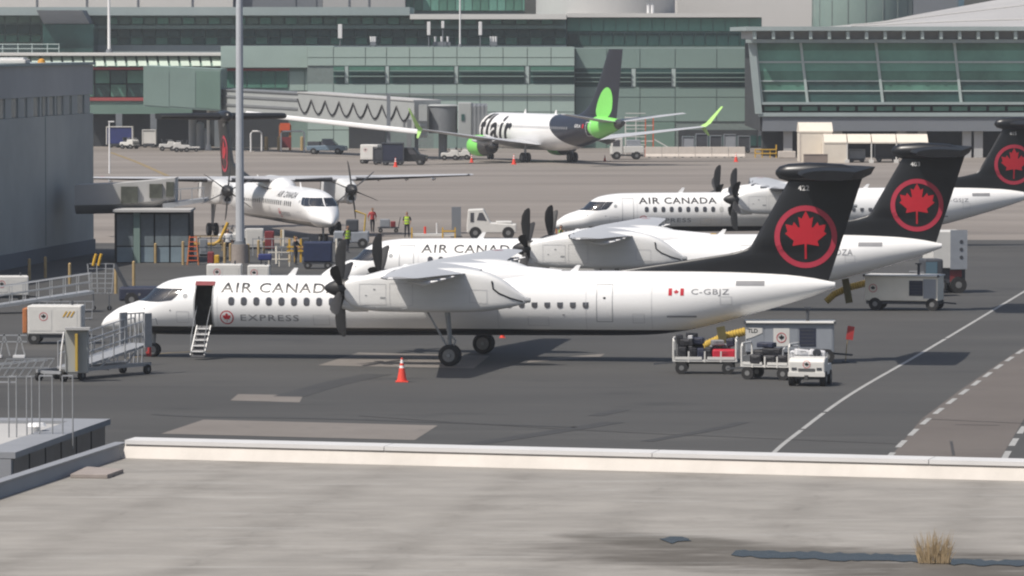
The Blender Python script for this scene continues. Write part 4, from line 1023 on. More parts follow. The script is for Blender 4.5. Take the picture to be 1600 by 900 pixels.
    for s in (-1, 1):
        sx = 1 if s < 0 else -1
        lay(ring_flat(1.10, 1.33), lambda x, y: fin_y(30.65 + sx * x, 5.37 + y, s, .02), 'roundel', 'ring_red', fin)
        lay(leaf_flat(1.0), lambda x, y: fin_y(30.65 + sx * x, 5.42 + y * 1.05, s, .02), 'maple_leaf', 'logo_red', fin)
        lay(text_flat(fin_no, .48, .22, .01), lambda x, y: fin_y((30.32 if s < 0 else 30.8) + sx * x, 7.33 + y, s, .04), 'fleet_number', 'letter_white', fin)
        b = MB(); rings = []
        US_ = US[:]; US[:] = [u * .62 for u in US_]
        for y, x, c, z in ((0, 30.25, 3.0, 8.06), (.4, 30.3, 2.95, 8.06), (2.5, 30.6, 2.62, 8.07), (4.5, 30.85, 2.34, 8.08), (4.65, 30.95, 2.22, 8.08)):
            rings.append(foil_ring((x - XG, s * y, z), c / .62, .115))
        US[:] = US_
        b.loft(rings); b.build('tailplane', 'tail_black', t, 40)
    b = MB()
    b.tube([(29.35 - XG, 0, 8.08), (29.5 - XG, 0, 8.08), (29.9 - XG, 0, 8.08), (30.8 - XG, 0, 8.10), (32.2 - XG, 0, 8.10), (33.1 - XG, 0, 8.08)], [.08, .26, .38, .42, .36, .16], 16)
    b.build('tail_bullet', 'black_paint', t, 50)
    MB().cyl((29.8 - XG, -.22, 8.3), (29.8 - XG, -.1, 8.36), .04).build('beacon', 'letter_white', t)
    for x, h in ((8.2, .32), (13.0, .36), (20.5, .25)):
        z = f_top(x) + (.1 if x == 13.0 else 0)
        MB().prism([(x - XG, -.02, z - .05), (x + .35 - XG, -.02, z - .05), (x + .5 - XG, -.02, z + h), (x + .33 - XG, -.02, z + h)], (0, .04, 0)).build('antenna', 'white_paint', t)
    return t

g1 = G(729, 562); g2 = G(983, 483.5)
make_turboprop('nearest white turboprop airliner, its front door open with airstair down', g1, R(-9.0), 'C-GBJZ', '422', 0, True, 'turboprop airliners on the apron')
make_turboprop('white turboprop airliner parked directly behind the nearest one', g2, R(-8.3), 'C-GDZA', '403', 8, False, 'turboprop airliners on the apron')
D3 = 346.0; s3 = FPX / D3
p3 = Vector(((864.5 - 800) / s3 + XG * math.cos(R(5)), D3, 0)); p3.y = D3 + .6
make_turboprop('farthest of the three side-on white turboprops, its tail cut by the right edge', p3, R(5.0), 'C-GSJZ', '415', -6, False, 'turboprop airliners on the apron')
p4 = G(437, 372); p4 = Vector(((428 - 800) / FPX * 366, 366, 0))
make_turboprop('white turboprop airliner facing the camera behind the light mast', p4, R(106.5), 'C-GGOY', '417', -8, False, 'turboprop airliners on the apron')

# ---- twin jet by the terminal
XJ = 19.4
JX = [0, .25, .8, 1.8, 3.2, 5.0, 7, 14, 22, 25, 28, 31, 34, 36.5, 38.2]
j_top = pchip(JX, [3.05, 3.5, 3.95, 4.35, 5.0, 5.28, 5.35, 5.36, 5.36, 5.36, 5.36, 5.33, 5.25, 5.08, 4.85])
j_bot = pchip(JX, [2.9, 2.5, 2.15, 1.75, 1.45, 1.35, 1.33, 1.33, 1.33, 1.45, 1.9, 2.5, 3.15, 3.75, 4.35])
j_hw = pchip(JX, [.05, .5, .9, 1.3, 1.65, 1.82, 1.88, 1.88, 1.88, 1.86, 1.7, 1.4, 1.0, .62, .28])
def j_side(x, z, s, off=.01):
    zt, zb, w = j_top(x), j_bot(x), j_hw(x); c = (zt + zb) / 2; h = (zt - zb) / 2
    u = max(-1, min(1, (z - c) / h)); y = w * math.sqrt(max(0, 1 - u * u)) + off
    return Vector((x - XJ, s * y, z))
def _flair(o, mt, over):
    # dark aft section behind a slanting edge, lime tail cone
    k = mt('ADD', o[0], mt('MULTIPLY', mt('MULTIPLY', mt('SUBTRACT', 5.4, o[2]), mt('SUBTRACT', 5.4, o[2])), -.42))
    over(mt('GREATER_THAN', k, 26.2 - XJ - 3.6), (0.016, 0.018, 0.028))
    over(mt('GREATER_THAN', mt('ADD', o[0], mt('MULTIPLY', mt('POWER', mt('ABSOLUTE', mt('SUBTRACT', o[2], 4.2), 0), 2.0), -.35)), 32.0 - XJ), (0.22, 0.68, 0.14))
    over(mt('GREATER_THAN', o[0], 37.0 - XJ), (0.05, 0.05, 0.05))
hull_material('jet_hull', _flair)
TJ = math.radians(-65.3)
jg = Vector(((857 - 800) / FPX * 578, 578, 0))
jet = thing('jet_airliner', 'white and black jet airliner with lime green tail parked at the terminal', 'airplane', jg, TJ)
b = MB(); rings = []
for i in range(80):
    x = 38.2 * (i / 79) ** 1.25; zt, zb, w = j_top(x), j_bot(x), j_hw(x); c = (zt + zb) / 2; h = (zt - zb) / 2
    rings.append([Vector((x - XJ, w * math.sin(2 * math.pi * k / 40), c + h * math.cos(2 * math.pi * k / 40))) for k in range(40)])
b.loft(rings); b.build('fuselage', 'jet_hull', jet, 60)
for s in (-1, 1):
    for i in range(44):
        x = 6.0 + .5 * i
        lay(rect_flat(.22, .30, .09, 9, .1), lambda u, v: j_side(x + u, 3.75 + v, s), 'cabin_window', 'letter_grey', jet) if s < 0 or i % 4 == 0 else None
    if s < 0: lay(text_flat('flair', 8.6, 3.1, .025, .25, 1.15, .4, .2), lambda x, y: j_side(5.1 + x, 2.15 + y, -1, .02), 'lettering', 'ink_black', jet)
    b = MB()
    for z0, rr in ((0, None),):
        rings = []
        for y, x, c, z, tc in ((1.2, 12.2, 8.2, 1.95, .12), (1.9, 12.9, 7.6, 2.0, .12), (5.5, 15.7, 4.9, 2.42, .12), (11, 18.9, 3.0, 3.1, .11), (17.1, 22.3, 1.6, 3.85, .10)):
            rings.append(foil_ring((x - XJ, s * y, z), c, tc))
        b.loft(rings)
    w_ = b.build('wing', 'wing_grey', jet, 35)
    b = MB(); b.loft([foil_ring((22.3 - XJ, s * 17.1, 3.85), 1.6, .09), [p for p in foil_ring((22.9 - XJ, s * 17.6, 4.25), 1.25, .08)], foil_ring((24.1 - XJ, s * 18.9, 6.1), .5, .08)])
    b.build('winglet', 'winglet_green', w_, 35)
    b = MB(); b.loft([foil_ring((22.5 - XJ, s * 17.1, 3.84), 1.3, .09), foil_ring((23.4 - XJ, s * 17.6, 2.9), .5, .08)]); b.build('lower_winglet', 'winglet_green', w_, 35)
    yc = s * 4.83
    b = MB(); b.loft([[Vector((x - XJ, yc + r * math.cos(a), 1.72 + r * math.sin(a) * (1 if math.sin(a) > 0 else .93))) for a in (2 * math.pi * k / 24 for k in range(24))] for x, r in ((10.6, 1.0), (10.5, 1.08), (10.9, 1.2), (11.8, 1.24), (12.9, 1.2), (13.4, 1.14))])
    en = b.build('engine_cowling', 'lime_green', jet, 50)
    b = MB(); b.loft([[Vector((x - XJ, yc + r * math.cos(a), 1.75 + r * math.sin(a))) for a in (2 * math.pi * k / 24 for k in range(24))] for x, r in ((13.3, 1.13), (14.4, .98), (14.9, .86))]); b.build('exhaust_nozzle', 'exhaust_metal', en, 40)
    b = MB(); b.loft([[Vector((x - XJ, yc + r * math.cos(a), 1.78 + r * math.sin(a))) for a in (2 * math.pi * k / 16 for k in range(16))] for x, r in ((14.8, .5), (15.6, .3), (16.1, .05))]); b.build('exhaust_cone', 'exhaust_metal', en, 40)
    MB().prism([(12.2 - XJ, yc - .15, 2.7), (16.2 - XJ, yc - .15, 2.15), (16.8 - XJ, yc - .15, 2.5), (13.2 - XJ, yc - .15, 3.0)], (0, .3, 0)).build('engine_pylon', 'white_paint', jet)
    b = MB(); b.tube([(15.6 - XJ, s * 7.5, 2.42), (19 - XJ, s * 7.5, 2.15), (21.6 - XJ, s * 7.5, 2.5)], [.1, .28, .05]); b.build('flap_fairing', 'wing_grey', w_, 50)
    b = MB(); b.loft([foil_ring((x - XJ, s * y, z), c, .09) for y, x, c, z in ((.2, 33.4, 4.0, 4.7), (.9, 33.9, 3.6, 4.78), (7.1, 37.6, 1.5, 5.6))]); b.build('tailplane', 'wing_grey', jet, 35)
    MB().tube([(0.1, s * 2.86, 2.1), (.1, s * 2.86, .6)], .14).build('gear_leg', 'gear_grey', jet)
    for q in (-.3, .3): wheel_parts(jet, (.1, s * 2.86 + q, .56), .56, .38)
b = MB(); rings = []
jLE = pchip([4.6, 5.35, 5.9, 7.0, 12.5], [25.0, 27.2, 29.0, 30.6, 34.7]); jTE = lambda z: 36.6 + (z - 5.0) * .20
for z in (4.6, 5.1, 5.35, 5.6, 5.9, 6.4, 7, 8, 9, 10, 11, 12, 12.5): rings.append(foil_ring((jLE(z) - XJ, 0, z), jTE(z) - jLE(z), .075, vertical=True))
b.loft(rings); fin = b.build('tail_fin', 'navy_black', jet, 40)
for s in (-1, 1):
    def fy(x, y, s=s):
        z = 6.1 + y; xx = 33.9 + x + (z - 6.1) * .34; c = jTE(z) - jLE(z); u = (xx - jLE(z)) / c
        return Vector((xx - XJ, s * (airfoil_half(max(.02, min(.99, u)), .075) * c + .02), z))
    lay(poly_flat([[(1.75 * math.cos(a), (2.3 if math.sin(a) > 0 else 1.2) * math.sin(a)) for a in (2 * math.pi * k / 32 for k in range(32))]], .4, .4), fy, 'green_oval', 'lime_green', fin)
    lay(text_flat('GFLA', 1.3, .35, .01), lambda x, y: j_side(29.3 + x if s < 0 else 30.6 - x, 4.0 + y, s, .02), 'registration', 'letter_white', jet)
    lay(rect_flat(.3, .45), lambda x, y: j_side(30.9 + x, 3.95 + y, s, .02), 'flag_band', 'logo_red', jet)
    lay(frame_flat(.95, 1.7, .06), lambda x, y: j_side(31.6 + x, 3.1 + y * .9, s, .02), 'door_outline', 'letter_white', jet)
MB().tube([(4 - XJ, 0, 1.5), (4 - XJ, 0, .4)], .1).build('nose_gear_leg', 'gear_grey', jet)
for q in (-.2, .2): wheel_parts(jet, (4 - XJ, q, .35), .35, .2)
for x in (13, 21):
    z = 5.34
    MB().prism([(x - XJ, -.03, z), (x + .5 - XJ, -.03, z), (x + .55 - XJ, -.03, z + .45), (x + .35 - XJ, -.03, z + .45)], (0, .06, 0)).build('antenna', 'white_paint', jet)
# ------------------------------------------------------------------ ground equipment
mat('cart_white', (0.62, 0.61, 0.58), .45, .05, 2)
mat('cart_cream', (0.72, 0.68, 0.59), .5, .05, 2)
mat('cart_grey', (0.26, 0.28, 0.31), .5, .08, 2)
mat('cart_dark', (0.05, 0.055, 0.065), .6, .2, 3)
mat('safety_yellow', (0.55, 0.33, 0.03), .5, .12, 3)
mat('bollard_yellow', (0.40, 0.29, 0.14), .6, .18, 3)
mat('safety_orange', (0.62, 0.10, 0.03), .55, .1, 4)
mat('orange_rust', (0.42, 0.15, 0.05), .7, .2, 4)
mat('duct_yellow', (0.50, 0.34, 0.06), .6, .12, 4)
mat('olive_plate', (0.10, 0.085, 0.03), .7, .2, 3)
mat('cone_red', (0.72, 0.06, 0.035), .5, .08, 6)
mat('cone_white', (0.78, 0.76, 0.74), .5, .05, 6)
mat('bag_black', (0.016, 0.016, 0.020), .6, .4, 5)
mat('bag_navy', (0.02, 0.025, 0.05), .6, .3, 5)
mat('bag_red', (0.45, 0.015, 0.035), .5, .1, 5)
mat('bag_grey', (0.22, 0.22, 0.23), .6, .1, 5)
mat('wrap_white', (0.66, 0.66, 0.67), .4, .06, 5)
mat('navy_cover', (0.012, 0.022, 0.065), .6, .2, 3)
mat('blue_tarp', (0.02, 0.03, 0.14), .6, .2, 2)
mat('truck_blue', (0.14, 0.20, 0.26), .35, .08, 2, coat=.3)
mat('truck_black', (0.018, 0.02, 0.022), .4, .2, 2)
mat('sign_red', (0.42, 0.04, 0.04), .5, .1, 4)
mat('tent_fabric', (0.68, 0.62, 0.53), .75, .05, 1)
mat('barrier_white', (0.52, 0.47, 0.42), .8, .1, 1)
mat('cart_soot', (.06, .06, .06), .7, .2, 3)
mat('brown_box', (0.22, 0.18, 0.155), .8, .1, 1)
mat('vest_lime', (0.42, 0.62, 0.04), .6, .08, 8)
mat('shirt_red', (0.45, 0.06, 0.06), .8, .1, 8)
mat('cloth_dark', (0.02, 0.021, 0.028), .85, .2, 8)
mat('skin', (0.36, 0.20, 0.13), .6, .06, 12)
mat('hair', (0.02, 0.015, 0.012), .7, .2, 20)

def emblem(parent, c, ux, uz, r):
    """maple leaf in a ring, a flat print on a panel; ux/uz span the panel"""
    ux, uz = Vector(ux), Vector(uz); n = ux.cross(uz)
    e = decal(ring_flat(r * .86, r, 24), Vector(c) + n * .006, ux, uz, 'emblem', 'logo_red', parent)
    decal(leaf_flat(r * .66), Vector(c) + n * .006, ux, uz, 'emblem_leaf', 'ink_black', e)
def small_wheel(parent, c, r, w, axis='y'):
    b = MB(); d = Vector((0, w / 2, 0)) if axis == 'y' else Vector((w / 2, 0, 0)); c = Vector(c)
    b.cyl(c - d, c + d, r, r, 16); o = b.build('wheel', 'rubber', parent, 40)
    h = MB(); h.cyl(c - d * 1.08, c + d * 1.08, r * .40, r * .40, 12); h.build('rim', 'rim_grey', o, 40)
    return o

def gpu_cart(label, loc, rz, L=2.5, W=1.4, H=1.6, m='cart_white', stripes=False, edge=None):
    t = thing('ground_power_unit', label, 'power cart', loc, rz, 'ground power units')
    MB().b2(-L / 2, L / 2, -W / 2, W / 2, .45, H).build('housing', m, t, bevel=.06)
    MB().b2(-L / 2 + .06, L / 2 - .06, -W / 2 + .1, W / 2 - .1, .30, .45).build('chassis', 'cart_dark', t)
    for sx in (-1, 1):
        for sy in (-1, 1): small_wheel(t, (sx * L * .38, sy * (W / 2 - .12), .28), .28, .2)
    for i, x in enumerate((-.25, .22)):
        MB().b2(L * x - L * .2, L * x + L * .2, -W / 2 - .012, -W / 2, .62, H - .18).build('access_panel', m, t)
    emblem(t, (-L * .2, -W / 2 - .014, H * .72), (1, 0, 0), (0, 0, 1), .19)
    if stripes:
        for k in range(3):
            x = L * .15 + k * .17; MB().prism([(x, -W / 2 - .03, H - .50), (x + .07, -W / 2 - .03, H - .50), (x + .22, -W / 2 - .03, H - .25), (x + .15, -W / 2 - .03, H - .25)], (0, .012, 0)).build('warning_stripe', 'safety_yellow', t)
    if edge: MB().b2(-L / 2 - .22, -L / 2 - .004, -W / 2, W / 2, .5, H - .12).build('end_guard', edge, t, bevel=.05)
    MB().bar((L / 2, 0, .38), (L / 2 + .9, 0, .30), .07).build('tow_bar', 'cart_dark', t)
    MB().cyl((L * .3, 0, H), (L * .3, 0, H + .18), .05).build('exhaust_stack', 'cart_dark', t)
    return t
gpu_cart('white power cart with leaf emblem and yellow stripes left of the nearest nose', G(88, 537) , R(-2), 2.45, 1.4, 1.75, stripes=True, edge='orange_rust')
gpu_cart('white power cart with emblem peeping above the nearest fuselage', at(351, 455, 285) * Vector((1, 1, 0)) if False else Vector((at(351, 455, 285).x, 285, 0)), 0, 1.9, 1.2, 1.5)
gpu_cart('plain white power cart right of the mast behind the nearest fuselage', Vector((at(404, 455, 285).x, 285.5, 0)), 0, 1.2, 1.1, 1.42)
gpu_cart('white cart on the left edge behind the long ramp', Vector((at(14, 460, 272).x, 272, 0)), R(8), 2.0, 1.2, 1.45)

def corrugated(parent, pts, r, name='duct', m='duct_yellow', pitch=.12):
    P = [Vector(p) for p in pts]; L = [0]
    for a, c in zip(P, P[1:]): L.append(L[-1] + (c - a).length)
    n = int(L[-1] / pitch) * 2; Q = []; rad = []
    for i in range(n + 1):
        s = L[-1] * i / n; k = max(0, min(int(np.searchsorted(L, s)) - 1, len(P) - 2)); Q.append(P[k].lerp(P[k + 1], (s - L[k]) / (L[k + 1] - L[k]))); rad.append(r if i % 2 else r * .8)
    return MB().tube(Q, rad, 12).build(name, m, parent, 30)
def air_cart(label, loc, rz, lit, text):
    t = thing('air_conditioning_cart', label, 'service cart', loc, rz, 'air conditioning carts')
    L, W, H = 3.75, 1.7, 1.72
    MB().b2(-L / 2, L / 2, -W / 2, W / 2, .48, H).build('housing', 'cart_cream' if lit else 'cart_grey', t, bevel=.05)  # sunlit cart: its brightness is put into a paler housing colour
    MB().b2(-L / 2 + .05, L / 2 - .05, -W / 2 + .12, W / 2 - .12, .32, .48).build('chassis', 'cart_dark', t)
    MB().b2(-L / 2 - .06, L / 2 + .06, -W / 2 - .12, W / 2 + .1, H, H + .07).build('roof', 'cart_white', t, bevel=.02)
    for i in range(5): 
        x0 = -L / 2 + .12 + i * .72
        if i == 3: continue
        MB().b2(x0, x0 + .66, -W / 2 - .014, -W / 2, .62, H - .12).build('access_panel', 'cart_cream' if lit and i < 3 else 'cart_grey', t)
    MB().b2(-L / 2 + .12 + 2.16, -L / 2 + .12 + 2.86, -W / 2 - .02, -W / 2, .75, H - .2).build('opening_shade_panel', 'bag_navy', t)  # navy panel painting the shade of an open bay
    for k in range(5): MB().b2(-L / 2 + 2.34, -L / 2 + 2.92, -W / 2 - .03, -W / 2 - .021, .80 + k * .15, .84 + k * .15).build('louvre', 'cart_dark', t)
    ex = -1.45 if lit else -.35
    if not lit: MB().b2(ex - .34, ex + .34, -W / 2 - .022, -W / 2 - .015, .75, 1.52).build('emblem_panel', 'cart_white', t)
    emblem(t, (ex, -W / 2 - .03, 1.12), (1, 0, 0), (0, 0, 1), .21)
    if text:
        sp = MB().prism([(-L / 2 + .02, -W / 2 - .03, 1.05), (-L / 2 + .35, -W / 2 - .03, 1.15), (-L / 2 + .72, -W / 2 - .03, 1.32), (-L / 2 + .72, -W / 2 - .03, 1.52), (-L / 2 + .02, -W / 2 - .03, 1.55)], (0, .012, 0)).build('badge_panel', 'cart_white', t)
        decal(text_flat('TLD', .42, .17, .02), (-L / 2 + .10, -W / 2 - .036, 1.32), (1, 0, 0), (0, 0, 1), 'lettering', 'ink_black', sp)
    for sx in (-.36, .42):
        for sy in (-1, 1): small_wheel(t, (sx * L, sy * (W / 2 - .1), .32), .32, .24)
    MB().bar((L / 2, 0, .4), (L / 2 + .8, 0, .34), .08).build('tow_bar', 'cart_dark', t)
    MB().cyl((L * .2, -.1, H + .07), (L * .2, -.1, H + .62), .07, .07).build('exhaust_stack', 'cart_dark', t)
    MB().b2(L * .16, L * .24, -.25, -.02, H + .60, H + .66).build('exhaust_cap', 'cart_dark', t)
    for sx in (-1, 1): MB().box((sx * (L / 2 + .03), -W / 2 - .08, H + .04), (.1, .1, .12)).build('corner_lamp', 'cart_dark', t)
    corrugated(t, [(-L / 2, -.25, 1.35), (-L / 2 - .9, -.3, 1.12), (-L / 2 - 1.7, -.3, .75), (-L / 2 - 2.1, -.3, .38)], .19)
    MB().box((-L / 2 - .95, -.62, .95), (.36, .06, 1.25), rx=0, ry=R(-10)).build('duct_stand', 'olive_plate', t)
    return t
air_cart('grey air conditioning cart with yellow duct behind the baggage carts', Vector((at(1235, 560, 222).x, 222.6, 0)), R(-3), False, True)
air_cart('cream air conditioning cart with yellow duct beside the second tail', Vector((at(1413, 480, 266).x, 266, 0)), R(-15), True, False)

def bag(label, loc, rz, d, m, group, tilt=0.0):
    t = thing('suitcase', label, 'suitcase', loc, rz, group)
    MB().box((0, 0, d[2] / 2), d, ry=tilt).build('shell', m, t, bevel=min(d) * .18)
    MB().tube([(-.1, -d[1] / 2 - .005, d[2] * .72), (-.1, -d[1] / 2 - .05, d[2] * .74), (.1, -d[1] / 2 - .05, d[2] * .74), (.1, -d[1] / 2 - .005, d[2] * .72)], .012, 6).build('handle', 'cart_dark', t)
    return t
def bag_cart(label, loc, rz, L=2.7, W=1.4):
    t = thing('baggage_cart', label, 'baggage cart', loc, rz, 'open baggage carts')
    MB().b2(-L / 2, L / 2, -W / 2, W / 2, .52, .60).build('deck', 'cart_white', t)
    MB().b2(-L / 2 + .1, L / 2 - .1, -.2, .2, .40, .52).build('chassis', 'cart_dark', t)
    for sx in (-1, 1):
        o = MB()
        x = sx * (L / 2 - .04)
        o.tube([(x, -W / 2 + .04, .6), (x, -W / 2 + .04, 1.35), (x, -W / 2 + .16, 1.45), (x, W / 2 - .16, 1.45), (x, W / 2 - .04, 1.35), (x, W / 2 - .04, .6)], .045, 8)
        o.build('end_frame', 'cart_white', t, 40)
        MB().b2(x - .015, x + .015, -W / 2 + .06, W / 2 - .06, .65, .95).build('end_board', 'cart_white', t)
        for sy in (-1, 1): small_wheel(t, (sx * L * .36, sy * (W / 2 - .1), .26), .26, .2)
    for x0, x1 in ((-L / 2 + .1, -.12), (.1, L / 2 - .1)):
        for sy in (-1, 1): MB().b2(x0, x1, sy * (W / 2) - .025, sy * (W / 2) + .025, .61, .72).build('side_rail', 'cart_white', t)
    for x in (-L / 4, .0, L / 4): MB().b2(x - .03, x + .03, -W / 2 - .03, -W / 2 - .003, .5, .95).build('stake', 'cart_white', t)
    MB().bar((-L / 2, 0, .45), (-L / 2 - .8, 0, .38), .07).build('tow_bar', 'cart_dark', t)
    return t
c1 = G(1103, 585) + Vector((0, .7, 0)); bag_cart('white open baggage cart loaded with black bags and a red suitcase', c1, R(-4), 2.65)
rb_ = random.Random(11)
for i, (x, y, z, d, m) in enumerate(((-.95, -.3, .6, (.34, .62, .52), 'bag_black'), (-.55, -.28, .6, (.30, .60, .48), 'bag_black'), (-.2, -.3, .6, (.30, .62, .46), 'bag_navy'), (-.9, .3, .6, (.4, .6, .62), 'bag_black'), (-.3, .3, .6, (.45, .6, .6), 'bag_black'), (-.75, -.1, 1.13, (.55, .5, .30), 'bag_black'), (-.3, 0, 1.21, (.5, .5, .28), 'bag_navy'))):
    bag(['black suitcase at the left front end of the first baggage cart', 'second black suitcase from the left, front row of the first baggage cart', 'navy suitcase in the middle of the first baggage cart front row', 'tall black bag at the back left of the first baggage cart', 'tall black bag at the back middle of the first baggage cart', 'flat black bag on top of the pile, left end of the first baggage cart', 'flat navy bag on top of the pile on the first baggage cart'][i], c1 + Vector((x, y - x * .07, z)), R(rb_.uniform(-12, 12)), d, m, 'black bags on the first baggage cart', rb_.uniform(-.06, .06))
bag('bright red suitcase on the first baggage cart', c1 + Vector((.75, -.35, .6)), R(-3), (.95, .5, .42), 'bag_red', None)
for i, (x, y, z, d, m) in enumerate(((.4, .32, .6, (.4, .6, .55), 'bag_grey'), (.85, .3, .6, (.4, .6, .6), 'bag_grey'), (.5, -.1, 1.16, (.5, .5, .22), 'bag_grey'))):
    bag(['grey bag behind the red suitcase, nearer the middle of the cart', 'grey bag behind the red suitcase at the right cart end', 'flat grey bag lying on top above the red suitcase'][i], c1 + Vector((x, y, z)), R(rb_.uniform(-8, 8)), d, m, 'grey bags on the first baggage cart')
for lb, x, y, z, d, m in (('small black duffel topmost on the first baggage cart', -.55, .05, 1.45, (.42, .4, .22), 'bag_black'), ('upright black bag leaning at the left end frame of the first cart', -1.05, .0, 1.2, (.25, .5, .4), 'bag_black'), ('dark bag between the black pile and the red suitcase', .15, -.25, .6, (.3, .55, .5), 'bag_black'), ('small white bag on top of the black pile', -.62, -.25, 1.43, (.2, .2, .14), 'wrap_white'), ('navy bag at the right end behind the red suitcase', 1.05, .1, 1.1, (.35, .5, .35), 'bag_navy')):
    bag(lb, c1 + Vector((x, y - x * .07, z)), R(rb_.uniform(-15, 15)), d, m, None, rb_.uniform(-.15, .15))
c2 = G(1205, 594) + Vector((0, .7, 0)); bag_cart('white open baggage cart with dark bags just left of the white tow tractor', c2, R(-22), 2.1, 1.35)
for i, (x, y, z, d, m) in enumerate(((-.55, -.25, .6, (.5, .55, .42), 'bag_black'), (0, -.35, .6, (.55, .5, .40), 'bag_black'), (.5, -.5, .6, (.45, .5, .42), 'bag_black'), (-.4, .2, .6, (.5, .5, .6), 'bag_black'), (.1, .05, 1.02, (.8, .55, .24), 'bag_black'), (-.15, .1, 1.28, (.7, .5, .2), 'bag_navy'))):
    bag(['black bag at the left front of the second baggage cart', 'black bag in the middle front of the second baggage cart', 'black bag at the right front of the second baggage cart', 'tall black bag at the back of the second baggage cart', 'wide flat black bag lying on top of the second baggage cart', 'flat navy bag topmost on the second baggage cart'][i], c2 + Vector((x, y, z)), R(-22 + rb_.uniform(-8, 8)), d, m, 'black bags on the second baggage cart')

def tow_tractor(label, loc, rz, emb=True, group='white tow tractors'):
    t = thing('tow_tractor', label, 'tow tractor', loc, rz, group)
    b = MB(); prof = [(-.95, .42), (-.95, .98), (-.8, 1.12), (-.1, 1.16), (.0, .85), (.9, .85), (1.0, .75), (1.0, .42)]
    b.prism([(x, -.72, z) for x, z in prof], (0, 1.44, 0)); b.build('body', 'cart_white', t, bevel=.05)
    MB().b2(-.85, .9, -.6, .6, .28, .42).build('chassis', 'cart_dark', t)
    for sx in (-.6, .62):
        for sy in (-1, 1): small_wheel(t, (sx, sy * .62, .30), .30, .24)
    MB().b2(.15, .6, -.5, .5, .86, 1.0).build('seat', 'cart_dark', t, bevel=.05)
    MB().box((.65, 0, 1.2), (.12, 1.0, .45), ry=R(10)).build('backrest', 'cart_dark', t, bevel=.04)
    MB().cyl((-.02, -.25, 1.0), (.12, -.25, 1.28), .02).build('steering_column', 'cart_dark', t)
    MB().cyl((.08, -.25, 1.27), (.14, -.25, 1.29), .17, .17, 14).build('steering_wheel', 'cart_dark', t)
    for sy in (-1, 1): MB().box((-.96, sy * .5, .70), (.03, .2, .10)).build('headlight', 'cart_dark', t)
    MB().b2(-1.02, -.95, -.74, .74, .40, .56).build('bumper', 'cart_white', t)
    for k in range(4): MB().b2(-.965, -.952, -.34, .34, .595 + k * .035, .612 + k * .035).build('grille_slot', 'cart_soot', t)
    for sy in (-1, 1): MB().tube([(-.6, sy * .70, 1.12), (-.6, sy * .70, 1.3), (-.1, sy * .70, 1.3), (-.1, sy * .70, 1.14)], .02).build('grab_rail', 'galvanised', t)
    MB().box((-1.04, 0, .36), (.12, .14, .2)).build('tow_hook', 'cart_soot', t)
    if emb: emblem(t, (-.965, 0, .88), (0, -1, 0), (0, 0, 1), .15)
    return t
c3 = G(1268, 604) + Vector((0, .9, 0)); tow_tractor('white tow tractor facing the camera with white wrapped bags on top', c3, R(78))
for i, (x, y, z, d) in enumerate(((-.3, .35, 1.14, (.6, .45, .26)), (.3, .3, 1.14, (.62, .45, .24)), (-.5, .95, 1.0, (.5, .5, .3)), (.2, .9, 1.02, (.7, .5, .3)))):
    bag(['white wrapped bag at the front left on top of the tow tractor', 'white wrapped bag at the front right on top of the tow tractor', 'white wrapped bag at the back left on the tow tractor', 'white wrapped bag at the back right on the tow tractor'][i], c3 + Vector((x, y, z)), R(rb_.uniform(-20, 20)), d, 'wrap_white', 'white wrapped bags on the tow tractor', .12)
MB_ = MB(); pr = thing('pipe_guard', 'bent white pipe guard between baggage cart and tow tractor', 'guard', G(1232, 595) + Vector((0, .4, 0)))
MB().tube([(-.2, 0, .3), (-.2, 0, 1.25), (-.08, 0, 1.38), (.4, 0, 1.38), (.5, 0, 1.28), (.5, 0, .3)], .035).build('hoop', 'galvanised', pr, 40); MB().bar((-.2, 0, .8), (.5, 0, .8), .04).build('cross_bar', 'galvanised', pr)
t = thing('warning_paddle', 'red square warning paddle on a leaning pole right of the grey cart', 'sign', G(1321, 566))
MB().tube([(0, 0, 0), (.05, 0, .7), (.17, 0, 1.35)], .02).build('pole', 'bollard_yellow', t); MB().box((.2, -.03, 1.25), (.30, .03, .58), ry=R(8)).build('board', 'sign_red', t); MB().cyl((0, 0, 0), (0, 0, .05), .16, .14, 12).build('base', 'cart_dark', t)

# cones
def cone(label, loc, h):
    t = thing('traffic_cone', label, 'traffic cone', loc, 0, 'orange traffic cones')
    w = h * .21; MB().b2(-w * 1.25, w * 1.25, -w * 1.25, w * 1.25, 0, h * .05).build('base', 'cone_red', t, bevel=.01)
    for z0, z1, m, nm in ((.05, .42, 'cone_red', 'body'), (.42, .58, 'cone_red', 'body'), (.58, .68, 'cone_white', 'reflective_band'), (.68, .78, 'cone_red', 'body'), (.78, .92, 'cone_white', 'reflective_band'), (.92, 1.0, 'cone_red', 'tip')):
        r = lambda z: w * (1.02 - .86 * z); MB().cyl((0, 0, h * z0), (0, 0, h * z1), r(z0), r(z1), 20).build(nm, m, t, 40)
for px, py, h, lb in ((628, 597, .98, 'orange cone with white bands standing alone in front of the nearest airliner'), (785, 528, .55, 'small orange cone under the nearest belly behind the far wheel'), (618, 261, 1.0, 'orange cone in front of the dark baggage vehicles'), (737, 254, .9, 'orange cone left of the green engine'), (803, 257, 1.1, 'orange cone in front of the jet main gear'), (1150, 253, 1.0, 'orange cone by the end of the white barriers'), (945, 252, .7, 'orange cone near the white truck wheels')):
    cone(lb, G(px, py), h)

